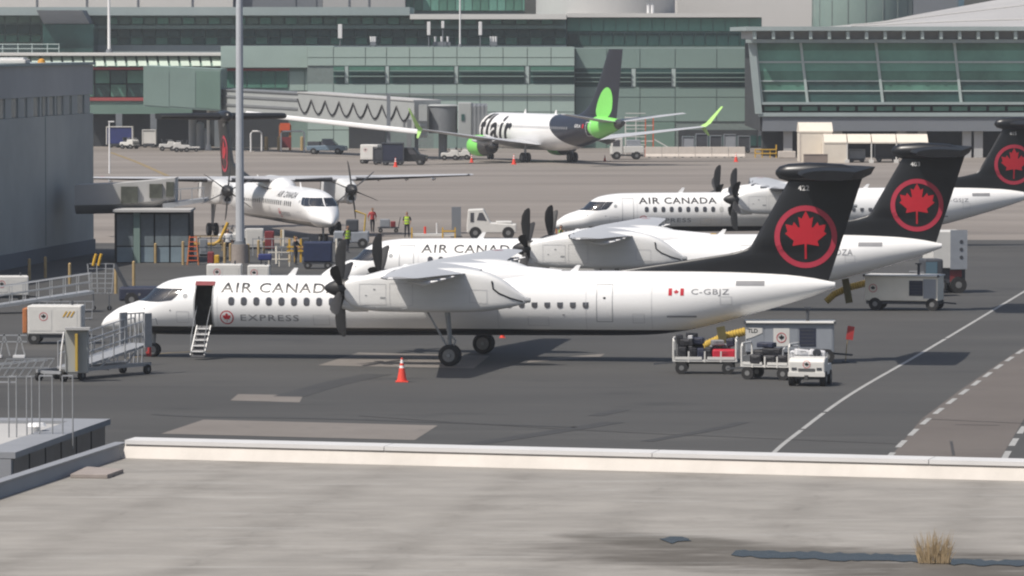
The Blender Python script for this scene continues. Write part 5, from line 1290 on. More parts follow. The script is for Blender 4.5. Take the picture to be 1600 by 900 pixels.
# bollards
def bollard(label, px, pt, pb, r=.085, m='bollard_yellow'):
    p = G(px, pb); h = (pb - pt) * p.y / FPX
    t = thing('bollard', label, 'bollard', p, 0, 'yellow bollards')
    MB().cyl((0, 0, 0), (0, 0, h), r, r, 12).build('post', m, t, 40); MB().cyl((0, 0, h), (0, 0, h + .05), r, r * .4, 12).build('cap', m, t, 40)
BL = [(23, 372, 408, 'bollard in shade at the far left against the dark wall'), (46, 405, 437, 'second bollard from the left, in shade behind the long ramp'), (71, 402, 434, 'third bollard from the left, in shade against the dark wall'), (109, 412, 445, 'fourth bollard from the left, sunlit beyond the long ramp'), (181, 414, 459, 'sunlit yellow bollard right of the ramp gate'), (209, 409, 448, 'sunlit yellow bollard just above the nearest cockpit'), (206, 378, 410, 'shaded bollard in front of the vestibule door'), (243, 381, 411, 'shaded bollard in front of the middle vestibule pane'), (286, 378, 414, 'yellow bollard at the right corner of the glass vestibule'), (351, 380, 411, 'yellow bollard left of the light mast base'), (360, 381, 408, 'yellow bollard touching the left of the mast base'), (388, 382, 411, 'yellow bollard right of the light mast base'), (404, 376, 402, 'second yellow bollard right of the light mast'), (440, 360, 384, 'yellow bollard below the facing airliner fuselage'), (412, 378, 399, 'slim yellow bollard beside the blue machine')]
for px, a, c, lb in BL: bollard(lb, px, a, c)

# boarding ramp by the nearest nose
rz = math.atan2(5.3, 3.3); rp = thing('boarding_ramp', 'grey wheeled boarding ramp with handrails in front of the nearest nose', 'boarding ramp', G(78, 596), rz)
MB().b2(-.1, 6.1, -.62, -.54, .34, .48).build('base_beam', 'galvanised', rp); MB().b2(-.1, 6.1, .54, .62, .34, .48).build('base_beam', 'galvanised', rp)
for x in (.1, 1.6, 3.2, 5.9): MB().b2(x - .04, x + .04, -.6, .6, .30, .42).build('cross_beam', 'galvanised', rp)
for x in (.1, 1.3, 5.8):
    for sy in (-1, 1): small_wheel(rp, (x, sy * .62, .2), .2, .14)
MB().prism([(1.2, -.55, .42), (6.0, -.55, 1.15), (6.0, -.55, 1.25), (1.2, -.55, .52)], (0, 1.1, 0)).build('deck', 'galvanised', rp)
for sy in (-1, 1):
    for k in range(7):
        x = 1.3 + k * .76; z = .52 + (x - 1.2) * .152; MB().cyl((x, sy * .56, z - .3), (x, sy * .56, z + 1.0), .028).build('rail_post', 'aluminium', rp)
    for h in (.5, 1.0): MB().tube([(1.3, sy * .56, .53 + h), (5.9, sy * .56, 1.23 + h)], .026).build('handrail', 'aluminium', rp)
    MB().b2(5.6, 6.1, sy * .62 - .03, sy * .62 + .03, 1.1, 2.5).build('end_screen', 'galvanised', rp)
    MB().tube([(6.1, sy * .56, 2.2), (6.5, sy * .56, 2.25), (6.6, sy * .56, 2.0)], .025).build('grab_handle', 'galvanised', rp)
for x in (2.6, 4.4): MB().bar((x, -.56, .45), (x + .9, -.56, .52 + (x - .3) * .152), .05).build('brace', 'galvanised', rp)
MB().box((6.35, -.3, .9), (.16, .16, .4)).build('bumper', 'sign_red', rp)
cbx = MB(); cbx.box((.55, -.95, 1.22), (.95, .38, 1.75), rz=-rz); cbo = cbx.build('control_cabinet', 'bridge_grey', rp, bevel=.05)
MB().box((.55 - .2, -.95 - .19, 2.14), (1.0, .42, .10), rz=-rz).build('cabinet_top', 'concrete_grey', rp)
MB().box((.55 - .35, -.95 - .24, 1.2), (.10, .36, 1.5), rz=-rz).build('warning_strip', 'duct_yellow', rp) 
MB().tube([(-.1, -.6, .45), (-.05, -.62, 1.3), (.15, -.6, 2.0)], .035).build('upright', 'letter_white', rp)

# long aluminium ramp behind, at the left edge
lr = thing('access_ramp', 'long sloping aluminium ramp with handrails at the left edge', 'ramp')
d0, d1 = at(-25, 481, 262), at(142, 456, 264)
MB().bar(d0, d1, 1.2, .14).build('deck', 'aluminium', lr)
for off in (-.6, .6):
    for k, h in ((0, .95), (1, .5)): MB().bar(d0 + Vector((0, off, h)), d1 + Vector((0, off, h)), .05).build('handrail', 'letter_white' if off < 0 and k == 0 else 'aluminium', lr)
    for i in range(9):
        p = d0.lerp(d1, i / 8) + Vector((0, off, 0)); MB().bar(p, p + Vector((0, 0, .95)), .04).build('rail_post', 'aluminium', lr)
for i in (.1, .45, .72): 
    p = d0.lerp(d1, i); MB().bar(Vector((p.x, p.y, 0)), p, .07).build('leg', 'galvanised', lr)
gt = thing('ramp_gate', 'silver gridded gate with two yellow handles at the top of the long ramp', 'gate', Vector((at(158, 470, 265).x, 265, 0)))
zg0, zg1 = Z(458, 265), Z(412, 265)
for px0 in (-.62, -.2, .22, .6): MB().bar((px0 * .9, 0, zg0), (px0 * 1.1, 0, zg1), .05).build('upright', 'aluminium', gt)
for k in range(7): z = zg0 + (zg1 - zg0) * k / 6; MB().bar((-.6, .02, z), (.62, .02, z), .035).build('grid_bar', 'aluminium', gt)
for px0 in (-.32, -.05): MB().tube([(px0 - .08, -.05, zg1 - .1), (px0, -.05, zg1 + .25), (px0 + .08, -.05, zg1 + .5)], .07).build('yellow_handle', 'safety_yellow', gt)
for px0 in (-.4, .4): MB().bar((px0, .3, 0), (px0, .1, zg0 + .2), .06).build('leg', 'galvanised', gt)
for px0 in (-.4, .4): small_wheel(gt, (px0, .3, .12), .12, .08)

# small frames at the left edge
f1 = thing('trestle_trolley', 'small A-framed white-footed trolley at the left edge', 'trolley', G(20, 560))
for sx in (-.55, .1): MB().bar((sx, 0, .12), (sx + .18, 0, 1.05), .05).build('leg', 'aluminium', f1); MB().bar((sx + .42, 0, .12), (sx + .18, 0, 1.05), .05).build('leg', 'aluminium', f1)
for z in (.72, 1.0): MB().bar((-1.2, 0, z), (.6, 0, z), .05).build('bar', 'aluminium', f1)
for sx in (-.75, .25): MB().b2(sx - .22, sx + .28, -.25, .25, .04, .14).build('foot_pad', 'letter_white', f1)
f2 = thing('ladder_frame', 'ladder-like silver frame lying low at the left edge', 'ladder', G(20, 583))
for sy in (0, .9): MB().bar((-1.6, sy * 1.0 - .1, .42 - .18), (1.4, sy + .4, .52), .05).build('side_rail', 'aluminium', f2)
for k in range(7): x = -1.4 + k * .45; MB().bar((x, -.07 + (x + 1.6) * .16, .26 + (x + 1.6) * .09), (x + .05, .83 + (x + 1.6) * .16, .26 + (x + 1.6) * .09), .04).build('rung', 'aluminium', f2)
for x in (-1.3, 1.2): MB().bar((x, .5, 0), (x, .5, .35), .05).build('leg', 'galvanised', f2)

# folded handrail sections stacked near the nose
def rail_section(label, px, py, w, h, rz, m='galvanised', n=6, lean=.12):
    t = thing('handrail_section', label, 'railing', G(px, py), rz)
    for i in range(n): x = w * i / (n - 1); MB().bar((x, 0, .05), (x + lean, 0, h), .045).build('baluster', m, t)
    for z in (.08, h * .55, h): MB().bar((lean * z / h - .03, -.01, z), (w + lean * z / h + .03, -.01, z), .05).build('rail', m, t)
    for x in (.1, w - .1): MB().bar((x, -.3, .03), (x, .3, .03), .06).build('foot', 'cart_dark', t)
rail_section('grey handrail section standing behind the boarding ramp cabinet', 132, 570, 2.0, 1.15, R(35))
rail_section('grey handrail section at the bottom left by the lying ladder', -8, 592, 1.9, .8, R(10), 'aluminium', 7, .5)
rail_section('tall grey handrail section beside the nearest nose tip', 196, 572, 1.0, 2.2, R(50), 'galvanised', 5, .1)
rail_section('grey handrail section under the long ramp', 60, 500, 2.6, .9, R(5), 'galvanised', 8, .05)
# dark tow tractor behind the nearest nose
nt_ = thing('towing_vehicle', 'low dark navy towing vehicle with raised boom behind the nearest cockpit', 'tow tractor', Vector((at(244, 470, 270).x, 270, 0)))
MB().b2(-1.85, 1.85, -.9, .9, .28, .98).build('body', 'bag_navy', nt_, bevel=.1)
for sx in (-1.2, 1.2):
    for sy in (-1, 1): small_wheel(nt_, (sx, sy * .8, .36), .36, .28)
MB().bar((-1.5, 0, .9), (-2.15, 0, 2.15), .34, .18).build('boom', 'cart_dark', nt_)
for k in (-.5, .1): MB().cyl((k - .9, -.915, .62), (k - .9, -.90, .62), .07).build('lamp', 'rim_grey', nt_)

# tall service truck right of the second tail
st = thing('service_truck', 'white high-lift service truck with grey end panel at the right', 'truck', Vector((at(1474, 460, 284).x, 284, 0)), R(8))
MB().b2(-.85, 1.0, -1.1, 1.4, 1.35, 3.35).build('box_body', 'cart_white', st, bevel=.04)
MB().b2(.12, 1.05, -1.16, -1.104, 1.30, 3.42).build('end_panel', 'cart_grey', st)
for k in range(3): MB().cyl((.72, -1.18, 1.95 + k * .42), (.72, -1.161, 1.95 + k * .42), .10).build('port_hole', 'cart_dark', st)
MB().b2(-.85, 1.0, -.9, 1.2, .55, 1.30).build('chassis', 'cart_dark', st)
for sx in (-.5, .6):
    for sy in (-.95, 1.1): small_wheel(st, (sx, sy, .45), .45, .3)
MB().b2(.15, .8, -.95, -.91, .6, 1.25).build('step_box', 'red_trim', st)
wt = tow_tractor('white tow tractor with dark glazed cab behind the cream cart', Vector((at(1440, 440, 281).x, 280, 0)), R(8), False, None)
MB().b2(-.1, .95, -.68, .68, 1.0, 2.0).build('cab', 'cart_dark', wt, bevel=.1); MB().b2(-.0, .62, -.70, -.682, 1.2, 1.85).build('cab_window', 'blue_glass', wt)

# ---- things round the facing airliner
nb = thing('covered_cart', 'navy covered baggage cart under the facing nose', 'baggage cart', Vector((at(497, 415, 313).x, 313, 0)))
MB().b2(-.85, .85, -.65, .65, .42, 1.62).build('cover', 'navy_cover', nb, bevel=.08); MB().b2(-.9, .9, -.6, .6, .3, .42).build('chassis', 'cart_dark', nb)
for sx in (-.6, .6):
    for sy in (-1, 1): small_wheel(nb, (sx, sy * .55, .22), .22, .16)
MB().bar((.9, 0, .35), (1.5, 0, .3), .06).build('tow_bar', 'cart_dark', nb)
yf = thing('yellow_rack', 'yellow H-shaped rack left of the navy covered cart', 'rack', Vector((at(461, 405, 322).x, 322, 0)))
for x in (-.35, .0, .35): MB().bar((x, 0, 0), (x, 0, 1.6 if x == 0 else 1.45), .12).build('upright', 'safety_yellow', yf)
for z in (.7, .95): MB().bar((-.5, -.08, z), (.5, -.08, z), .1).build('cross_bar', 'safety_yellow', yf)
ol = thing('step_ladder', 'orange step ladder beside the glass vestibule', 'ladder', Vector((at(301, 412, 318).x, 318, 0)))
for s in (-1, 1):
    MB().bar((s * .34, 0, 0), (s * .2, .35, 1.75), .07).build('side_rail', 'orange_rust', ol); MB().bar((s * .34, .75, 0), (s * .2, .4, 1.75), .06).build('rear_leg', 'orange_rust', ol)
for k in range(6): MB().bar((-.3 + k * .02, .06 * k + .04, .28 * (k + 1)), (.3 - k * .02, .06 * k + .04, .28 * (k + 1)), .10, .05).build('step', 'safety_orange', ol)
rc_ = thing('hand_cart', 'dark red and yellow hand cart left of the mast base', 'cart', Vector((at(333, 410, 316).x, 316, 0)))
MB().b2(-.32, .05, -.3, .3, .15, .9).build('red_bin', 'red_trim', rc_, bevel=.06); MB().b2(.08, .38, -.3, .3, .15, .7).build('yellow_bin', 'safety_yellow', rc_, bevel=.06)
for x in (-.2, .25): small_wheel(rc_, (x, -.28, .12), .12, .06)
fn = thing('apron_fence', 'low grey tube fence behind the hand cart', 'fence', Vector((at(340, 400, 326).x, 326, 0)))
for x in (-1.2, -.4, .4, 1.2): MB().bar((x, 0, 0), (x, 0, 1.35), .05).build('post', 'galvanised', fn)
for z in (.75, 1.32): MB().bar((-1.25, -.04, z), (1.25, -.04, z), .05).build('rail', 'galvanised', fn)
bm_c = thing('compressor', 'small blue machine on a stand right of the light mast', 'machine', Vector((at(415, 425, 305).x, 305, 0)))
MB().b2(-.42, .35, -.3, .3, .85, 1.22).build('housing', 'blue_tarp', bm_c, bevel=.06)
for x in (-.25, .25): MB().bar((x, 0, 0), (x, 0, .85), .07).build('leg', 'concrete_dark', bm_c)
ypb = thing('tow_bar_rack', 'bent yellow pipe rail under the left propeller of the facing airliner', 'rail', Vector((at(330, 387, 343).x, 343, 0)))
MB().tube([(-1.5, 0, .28), (.2, 0, .28), (.55, 0, .5), (1.1, 0, 1.7)], .11).build('pipe', 'safety_yellow', ypb, 40)
for x in (-1.3, 0): MB().bar((x, 0, 0), (x, 0, .25), .1).build('foot', 'cart_dark', ypb)
bl = thing('belt_loader', 'grey service vehicle half hidden under the right propeller of the facing airliner', 'service vehicle', Vector((at(548, 380, 344).x, 344, 0)))
MB().b2(-1.1, 1.2, -.7, .7, .35, 1.1).build('body', 'cart_grey', bl, bevel=.08); MB().b2(-.3, .5, -.72, .68, 1.1, 1.85).build('cab', 'cart_dark', bl, bevel=.06)
MB().tube([(.9, -.5, 1.1), (1.0, -.5, 2.2), (.3, -.5, 2.45)], .06).build('yellow_frame', 'duct_yellow', bl)
for sx in (-.7, .8): small_wheel(bl, (sx, -.68, .33), .33, .22)
tr = thing('luggage_trolley', 'loaded luggage trolley between the red and the lime worker', 'trolley', Vector((at(607, 363, 371).x, 371, 0)))
MB().b2(-.75, .75, -.4, .4, .3, .38).build('deck', 'cart_dark', tr); MB().b2(-.6, .1, -.3, .3, .38, .95).build('load', 'cart_grey', tr, bevel=.05); MB().b2(.15, .5, -.3, .3, .38, .8).build('load', 'red_trim', tr, bevel=.05)
MB().tube([(.7, -.3, .3), (.85, -.3, 1.1)], .03).build('handle', 'cart_dark', tr)
for sx in (-.55, .55): small_wheel(tr, (sx, -.36, .16), .16, .1)
bp = thing('panel_post', 'upright dark grey panel left of the white push tractor', 'panel', Vector((at(713, 372, 362).x, 362, 0)))
MB().b2(-.32, .32, -.12, .12, .1, 2.1).build('panel', 'concrete_dark', bp); MB().b2(-.4, .4, -.3, .3, 0, .1).build('base', 'cart_dark', bp)
lp = thing('equipment_pallet', 'low white and yellow pallet frame behind the second airliner roof', 'pallet', Vector((at(678, 374, 358).x, 358, 0)))
MB().b2(-1.5, 1.5, -.5, .5, .25, .42).build('deck', 'cart_white', lp)
for x in (-1.5, .6, 1.45): MB().bar((x, -.5, .1), (x, -.5, .85), .09).build('stake', 'safety_yellow', lp)
MB().bar((.6, -.52, .6), (1.45, -.52, .6), .1).build('cross_bar', 'safety_yellow', lp); MB().cyl((.2, -.3, .42), (.2, -.3, 1.15), .05).build('pole', 'letter_white', lp); MB().cyl((-.6, -.3, .42), (-.6, -.3, .9), .08).build('pole', 'cone_red', lp)
pt = thing('push_tractor', 'white push tractor with slanted cab windows behind the second airliner', 'tow tractor', Vector((at(768, 374, 360).x, 360, 0)))
b = MB(); b.prism([(x, -.9, z) for x, z in ((-1.7, .4), (-1.7, .95), (-1.6, 2.0), (-.55, 2.05), (-.05, 1.1), (1.7, 1.0), (1.7, .4))], (0, 1.8, 0)); b.build('body', 'cart_white', pt, bevel=.07)
MB().prism([(x, -.92, z) for x, z in ((-1.45, 1.15), (-1.45, 1.8), (-1.2, 1.8), (-1.2, 1.15))], (0, .015, 0)).build('cab_window', 'window_dark', pt); MB().prism([(x, -.92, z) for x, z in ((-1.0, 1.3), (-.85, 1.8), (-.6, 1.8), (-.32, 1.25))], (0, .015, 0)).build('cab_window', 'window_dark', pt)
for sx in (-1.1, 1.15):
    for sy in (-1, 1): small_wheel(pt, (sx, sy * .82, .42), .42, .3)
MB().b2(.3, 1.4, -.6, .6, 1.05, 1.2).build('engine_cover', 'cart_white', pt, bevel=.05)
ys = thing('chock_box', 'yellow box standing beside the third airliner belly', 'box', Vector((at(1113, 372, 344).x, 344, 0)))
MB().b2(-.26, .26, -.2, .2, .12, .95).build('box', 'safety_yellow', ys, bevel=.03)
for sx in (-.2, .2): MB().b2(sx - .05, sx + .05, -.15, .15, 0, .12).build('foot', 'cart_dark', ys)
sf = thing('equipment_stand', 'dark framed equipment stand left of the third airliner nose', 'stand', Vector((at(881, 352, 352).x, 352, 0)))
for x in (-.5, -.1, .15, .5): MB().bar((x, 0, 0), (x, 0, 1.15), .11).build('post', 'orange_rust' if x < 0 else 'cart_dark', sf)
MB().bar((-.55, -.08, 1.1), (.55, -.08, 1.1), .09).build('bar', 'cart_dark', sf)

def cabinet(label, px, D, w, h, m, cat='cabinet'):
    t = thing('equipment_cabinet', label, cat, pgd(px, D), R(4)); MB().b2(-w / 2, w / 2, -.35, .35, .12, h).build('body', m, t, bevel=.04); MB().b2(-w / 2 + .08, w / 2 - .08, -.37, -.352, .3, h - .15).build('door', m, t); MB().b2(-w / 2, w / 2, -.3, .3, 0, .12).build('plinth', 'cart_dark', t); MB().b2(w * .2, w * .25, -.39, -.371, h * .5, h * .62).build('handle', 'cart_dark', t)
def pgd(px, D): return Vector((at(px, 400, D).x, D, 0))
cabinet('white equipment cabinet below the facing airliner left of its nose', 398, 342, 1.15, 1.35, 'cart_white')
cabinet('dark red cabinet below the facing airliner fuselage', 421, 340, .6, 1.25, 'red_trim')
cabinet('small grey cabinet at the right vestibule corner', 318, 331, .5, 1.1, 'cart_grey')
cabinet('dark cabinet between navy cart and yellow rack', 477, 330, .55, 1.2, 'cart_dark')
def tube_fence(label, px0, px1, D, h, m, n=5):
    a, c = pgd(px0, D), pgd(px1, D); t = thing('tube_fence', label, 'fence', a); w = (c - a).length
    for i in range(n): MB().bar((w * i / (n - 1), 0, 0), (w * i / (n - 1), 0, h), .06).build('post', m, t)
    for z in (h * .5, h * .96): MB().bar((0, -.04, z), (w, -.04, z), .05).build('rail', m, t)
tube_fence('grey tube fence below the facing airliner fuselage', 395, 455, 332, 1.1, 'galvanised')
tube_fence('yellow tube fence in front of the facing airliner wheels', 296, 347, 339, 1.0, 'bollard_yellow', 4)
tube_fence('pale tube fence right of the blue machine', 420, 452, 316, .9, 'cart_cream', 3)
for i, (px, D, lb) in enumerate(((443, 345, 'left one of three pale chock posts below the facing nose'), (432, 318, 'middle one of three pale chock posts below the facing nose'), (526, 330, 'right one of three pale chock posts below the facing nose'))):
    t = thing('chock_post', lb, 'post', pgd(px, D)); MB().cyl((0, 0, 0), (0, 0, 1.15), .07, .07).build('post', 'cart_cream', t); MB().cyl((0, 0, 0), (0, 0, .08), .2, .18, 12).build('base', 'cart_dark', t)
tow_tractor('small white tractor below the left engine of the facing airliner', pgd(366, 346), R(190), False)
# ---- people
def person(label, loc, rz, shirt, legs, vest=None, arms=((.28, .05, .95), (-.28, .05, .95)), step=.12, h=1.75):
    t = thing('person', label, 'person', loc, rz, None)
    me = bpy.data.meshes.new('body')
    k = h / 1.75
    J = [(0, 0, .95), (0, 0, 1.15), (0, .01, 1.38), (0, 0, 1.50), (0, -.02, 1.60)]
    E = [(0, 1), (1, 2), (2, 3), (3, 4)]; Rr = [(.15, .11), (.14, .10), (.17, .11), (.055, .055), (.06, .06)]
    for s in (-1, 1):
        a = arms[0 if s > 0 else 1]; b0 = len(J)
        J += [(s * .19, 0, 1.40), (s * (.19 + abs(a[0])) / 2 + s * .05, a[1] * .3 + .04, (1.40 + a[2]) / 2), a]
        E += [(2, b0), (b0, b0 + 1), (b0 + 1, b0 + 2)]; Rr += [(.07, .07), (.05, .05), (.035, .035)]
        b0 = len(J); J += [(s * .10, 0, .88), (s * .11, -.02 + s * step * .4, .48), (s * .11, s * step, .07), (s * .12, s * step - .15, .04)]
        E += [(0, b0), (b0, b0 + 1), (b0 + 1, b0 + 2), (b0 + 2, b0 + 3)]; Rr += [(.10, .10), (.065, .07), (.045, .05), (.045, .035)]
    me.from_pydata([tuple(c * k for c in j) for j in J], E, [])
    o = bpy.data.objects.new('body', me); col.objects.link(o)
    md = o.modifiers.new('skin', 'SKIN'); md.use_smooth_shade = True
    for sv, r in zip(me.skin_vertices[0].data, Rr): sv.radius = (r[0] * k, r[1] * k)
    me.skin_vertices[0].data[0].use_root = True
    o.modifiers.new('sub', 'SUBSURF').levels = 1
    bpy.context.view_layer.update(); dg = bpy.context.evaluated_depsgraph_get()
    nm = bpy.data.meshes.new_from_object(o.evaluated_get(dg)); bpy.data.objects.remove(o)
    bm = bmesh.new(); bm.from_mesh(nm)
    # head, hands, joined into the same mesh
    def blob_(c, r, n=10):
        M4 = Matrix.Translation(Vector(c) * k) @ Matrix.Diagonal((r[0] * k, r[1] * k, r[2] * k, 1)); bmesh.ops.create_uvsphere(bm, u_segments=n, v_segments=8, radius=1, matrix=M4)
    blob_((0, -.02, 1.66), (.076, .095, .115)); blob_((0, -.118, 1.645), (.014, .02, .02), 6)
    for s in (-1, 1):
        blob_((s * .078, -.01, 1.65), (.012, .025, .032), 6); a = Vector(arms[0 if s > 0 else 1])
        blob_(a + Vector((0, -.02, -.05)), (.025, .045, .05), 8)
        for q in range(4): blob_(a + Vector((0, -.05 + .022 * q, -.115)), (.010, .010, .045 - .005 * abs(q - 1)), 6)
        blob_(a + Vector((-s * .02, -.075, -.06)), (.011, .012, .035), 6)
    bm.to_mesh(nm); bm.free()
    for m_ in (legs, shirt, 'skin', 'cart_dark', 'hair'): nm.materials.append(M[m_])
    for p in nm.polygons:
        c = p.center / k; d = min((c - Vector(a)).length for a in arms)
        p.material_index = 4 if c.z > 1.70 and c.y > -.07 or c.z > 1.735 else 2 if c.z > 1.46 or d < .14 else 1 if c.z > .97 else 3 if c.z < .10 else 0
        p.use_smooth = True
    bo = ob('body', nm, t)
    if vest:
        v = MB(); rings = []
        for z, w, d in ((.92, .185, .135), (1.1, .18, .13), (1.3, .205, .145), (1.44, .17, .12)):
            rings.append([Vector((w * k * math.cos(a), d * k * math.sin(a), z * k)) for a in (2 * math.pi * q / 14 for q in range(14))])
        v.loft(rings, cap=False); vo = v.build('vest', vest, t, 60)
        for z in (1.05, 1.25):
            s_ = MB(); s_.loft([[Vector((.212 * k * math.cos(a), .152 * k * math.sin(a), zz * k)) for a in (2 * math.pi * q / 14 for q in range(14))] for zz in (z, z + .04)], cap=False); s_.build('reflective_strip', 'letter_grey', vo, 60)
    return t
def pgd(px, D): return Vector((at(px, 400, D).x, D, 0))
person('worker in lime vest and dark trousers walking beside the facing airliner nose', pgd(543, 336), R(40), 'cloth_dark', 'cloth_dark', 'vest_lime', step=.24)
person('worker in red top and dark trousers standing on the far apron', pgd(582, 371), R(20), 'shirt_red', 'cloth_dark', None)
person('worker in lime vest, hands on hips, right of the luggage trolley', pgd(636, 362), R(-10), 'cloth_dark', 'cloth_dark', 'vest_lime', arms=((.24, -.05, 1.02), (-.24, -.05, 1.02)))
person('worker in lime vest below the third airliner nose', pgd(876, 338), R(90), 'cloth_dark', 'cloth_dark', 'vest_lime', h=1.7)
person('worker in dark clothes left of the navy covered cart', pgd(462, 318), R(60), 'cloth_dark', 'cloth_dark', None, arms=((.3, -.25, 1.1), (-.2, -.3, 1.1)))
person('worker in white shirt near the foot of the light mast', pgd(356, 330), R(0), 'letter_white', 'cloth_dark', None)

# ---- far vehicles by the terminal
def pickup(label, loc, rz):
    t = thing('pickup_truck', label, 'pickup truck', loc, rz)
    b = MB(); b.prism([(x, -.92, z) for x, z in ((-2.3, .45), (-2.3, 1.0), (-.55, 1.05), (-.3, 1.08), (1.2, 1.08), (2.3, .98), (2.35, .45))], (0, 1.84, 0)); b.build('body', 'truck_blue', t, bevel=.08)
    b = MB(); b.loft([[Vector((-.6, -.85, 1.06)), Vector((1.3, -.85, 1.06)), Vector((1.3, .85, 1.06)), Vector((-.6, .85, 1.06))], [Vector((-.45, -.72, 1.75)), Vector((.65, -.72, 1.75)), Vector((.65, .72, 1.75)), Vector((-.45, .72, 1.75))]]); b.build('cab', 'window_dark', t, bevel=.05)
    MB().b2(-.5, .68, -.75, .75, 1.74, 1.82).build('cab_roof', 'truck_blue', t, bevel=.04)
    MB().b2(-2.2, -.7, -.8, .8, 1.0, 1.5).build('bed_load', 'cart_dark', t, bevel=.05)
    for sx in (-1.45, 1.45):
        for sy in (-1, 1): small_wheel(t, (sx, sy * .82, .38), .38, .26)
    for sy in (-1, 1): MB().box((2.33, sy * .65, .8), (.06, .3, .16)).build('headlight', 'letter_white', t)
    return t
pickup('blue grey pickup truck parked by the terminal wall', pgd(511, 618), R(-8))
def boxcart(name, label, px, D, w, h, m, mt='cart_white', z0=.5, depth=1.6, rz=0.0, cat='baggage cart', group=None):
    t = thing(name, label, cat, pgd(px, D), rz, group)
    MB().b2(-w / 2, w / 2, -depth / 2, depth / 2, z0, h).build('cover', m, t, bevel=.05)
    for sx in (-1, 1): MB().b2(sx * (w / 2 + .05) - .06, sx * (w / 2 + .05) + .06, -depth / 2 - .06, depth / 2 + .06, z0 - .1, h + .06).build('end_frame', mt, t)
    MB().b2(-w / 2 - .1, w / 2 + .1, -depth / 2 - .08, depth / 2 + .08, h + .061, h + .14).build('roof', mt, t)
    MB().b2(-w / 2, w / 2, -depth / 2 - .02, depth / 2, z0 - .2, z0 - .02).build('chassis', 'cart_dark', t)
    for sx in (-.36, .36): small_wheel(t, (sx * w, -depth / 2 + .1, .25), .25, .18); small_wheel(t, (sx * w, depth / 2 - .1, .25), .25, .18)
    return t
boxcart('covered_cart', 'blue tarpaulin baggage cart with white frame at the far left', 188, 655, 3.1, 2.5, 'blue_tarp')
tow_tractor('white tow tractor in front of the blue tarpaulin cart', pgd(203, 648), R(150), False)
boxcart('covered_cart', 'white box cart right of the blue tarpaulin cart', 234, 655, 1.5, 2.1, 'cart_white')
tow_tractor('cream low tractor with trailer right of the white box cart', pgd(262, 636), R(185), False)
tow_tractor('white low tractor at the foot of the terminal columns', pgd(284, 630), R(5), False)
fx = thing('flat_trailer', 'low pale flat trailer between the two far left tractors', 'trailer', pgd(296, 632)); MB().b2(-1.3, 1.3, -.7, .7, .45, .6).build('deck', 'cart_white', fx)
for sx in (-.9, .9): small_wheel(fx, (sx, -.65, .24), .24, .18)
sp_ = thing('storage_tank', 'upright pale grey tank cluster by the terminal column', 'tank', pgd(309, 650))
for x, r, h in ((-.6, .5, 3.6), (.3, .55, 3.0), (1.0, .35, 2.2)): MB().cyl((x, 0, 0), (x, 0, h), r, r, 14).build('cylinder', 'concrete_grey', sp_, 40); MB().cyl((x, 0, h), (x, 0, h + .3), r, r * .3, 14).build('dome', 'concrete_grey', sp_, 40)
lp_ = thing('lamp_post', 'thick white lamp post with box head left of the light mast', 'lamp post', pgd(326, 640)); MB().cyl((0, 0, 0), (0, 0, 8.6), .22, .16, 10).build('pole', 'cart_white', lp_); MB().box((0, 0, 8.65), (1.6, .5, .25)).build('head', 'cart_white', lp_); MB().cyl((0, 0, 0), (0, 0, .7), .4, .3, 10).build('base', 'cart_white', lp_)
for i, (px, a) in enumerate(((404, 'left'), (425, 'right'))):
    t = thing('hoop_guard', a + ' one of two white hoop guards in front of the terminal undercroft', 'guard', pgd(px + (0 if i == 0 else 17), 632)); MB().tube([(-.2 if i else -.9, 0, 0), (-.2 if i else -.9, 0, 2.2), (0 if i else -.7, 0, 2.45), (2.4 if i else .2, 0, 2.45), (2.6 if i else .4, 0, 2.2), (2.6 if i else .4, 0, 0)], .10).build('hoop', 'letter_white', t, 40); MB().b2(-.5, .6, -.1, .1, 0, .08).build('foot', 'cart_dark', t)
for px, lb in ((416, 'yellow bollard between the two white hoop guards'), (436, 'yellow bollard inside the right hoop guard'), (472, 'pale bollard before the pale terminal wall')): bollard(lb, px, 214, 235, .22)
ok = thing('loader_frame', 'orange service lift inside the right white hoop guard', 'lift', pgd(446, 640))
for x in (-.6, .6): MB().bar((x, 0, 0), (x, 0, 3.1), .28).build('upright', 'orange_rust', ok)
MB().b2(-.7, .7, -.3, .5, .3, 1.6).build('carriage', 'red_trim', ok); MB().b2(-.6, .6, -.4, .3, 2.4, 3.3).build('head', 'safety_orange', ok)
gpu_cart('white utility cart with red top left of the dark baggage vehicles', pgd(580, 572), R(-15), 2.0, 1.6, 2.1)
def van(label, px, D, L, H, m, rz, group=None):
    t = thing('service_van', label, 'van', pgd(px, D), rz, group)
    b = MB(); b.prism([(x, -.95, z) for x, z in ((-L / 2, .4), (-L / 2, H), (L * .12, H), (L * .3, H * .62), (L / 2, H * .55), (L / 2, .4))], (0, 1.9, 0)); b.build('body', m, t, bevel=.08)
    MB().prism([(x, -.965, z) for x, z in ((-.02 * L, H * .62), (-.02 * L, H * .9), (L * .11, H * .9), (L * .24, H * .62))], (0, .012, 0)).build('side_window', 'window_dark', t)
    for sx in (-.32, .32):
        for sy in (-1, 1): small_wheel(t, (sx * L, sy * .85, .38), .38, .26)
    MB().box((L / 2 + .01, -.6, H * .42), (.04, .3, .14)).build('headlight', 'letter_white', t)
    return t
van('black service van in front of the boarding bridge', 641, 566, 3.6, 1.9, 'truck_black', R(-6))
boxcart('covered_cart', 'dark navy baggage cart with white frame lines beside the black van', 614, 565, 2.2, 2.3, 'bag_navy', 'cart_dark')
boxcart('covered_cart', 'dark baggage cart directly right of the white utility cart', 596, 567, 1.6, 1.8, 'cart_dark', 'cart_dark')
tow_tractor('white tractor with tall wheel arches left of the green engine', pgd(703, 588), R(180), False)
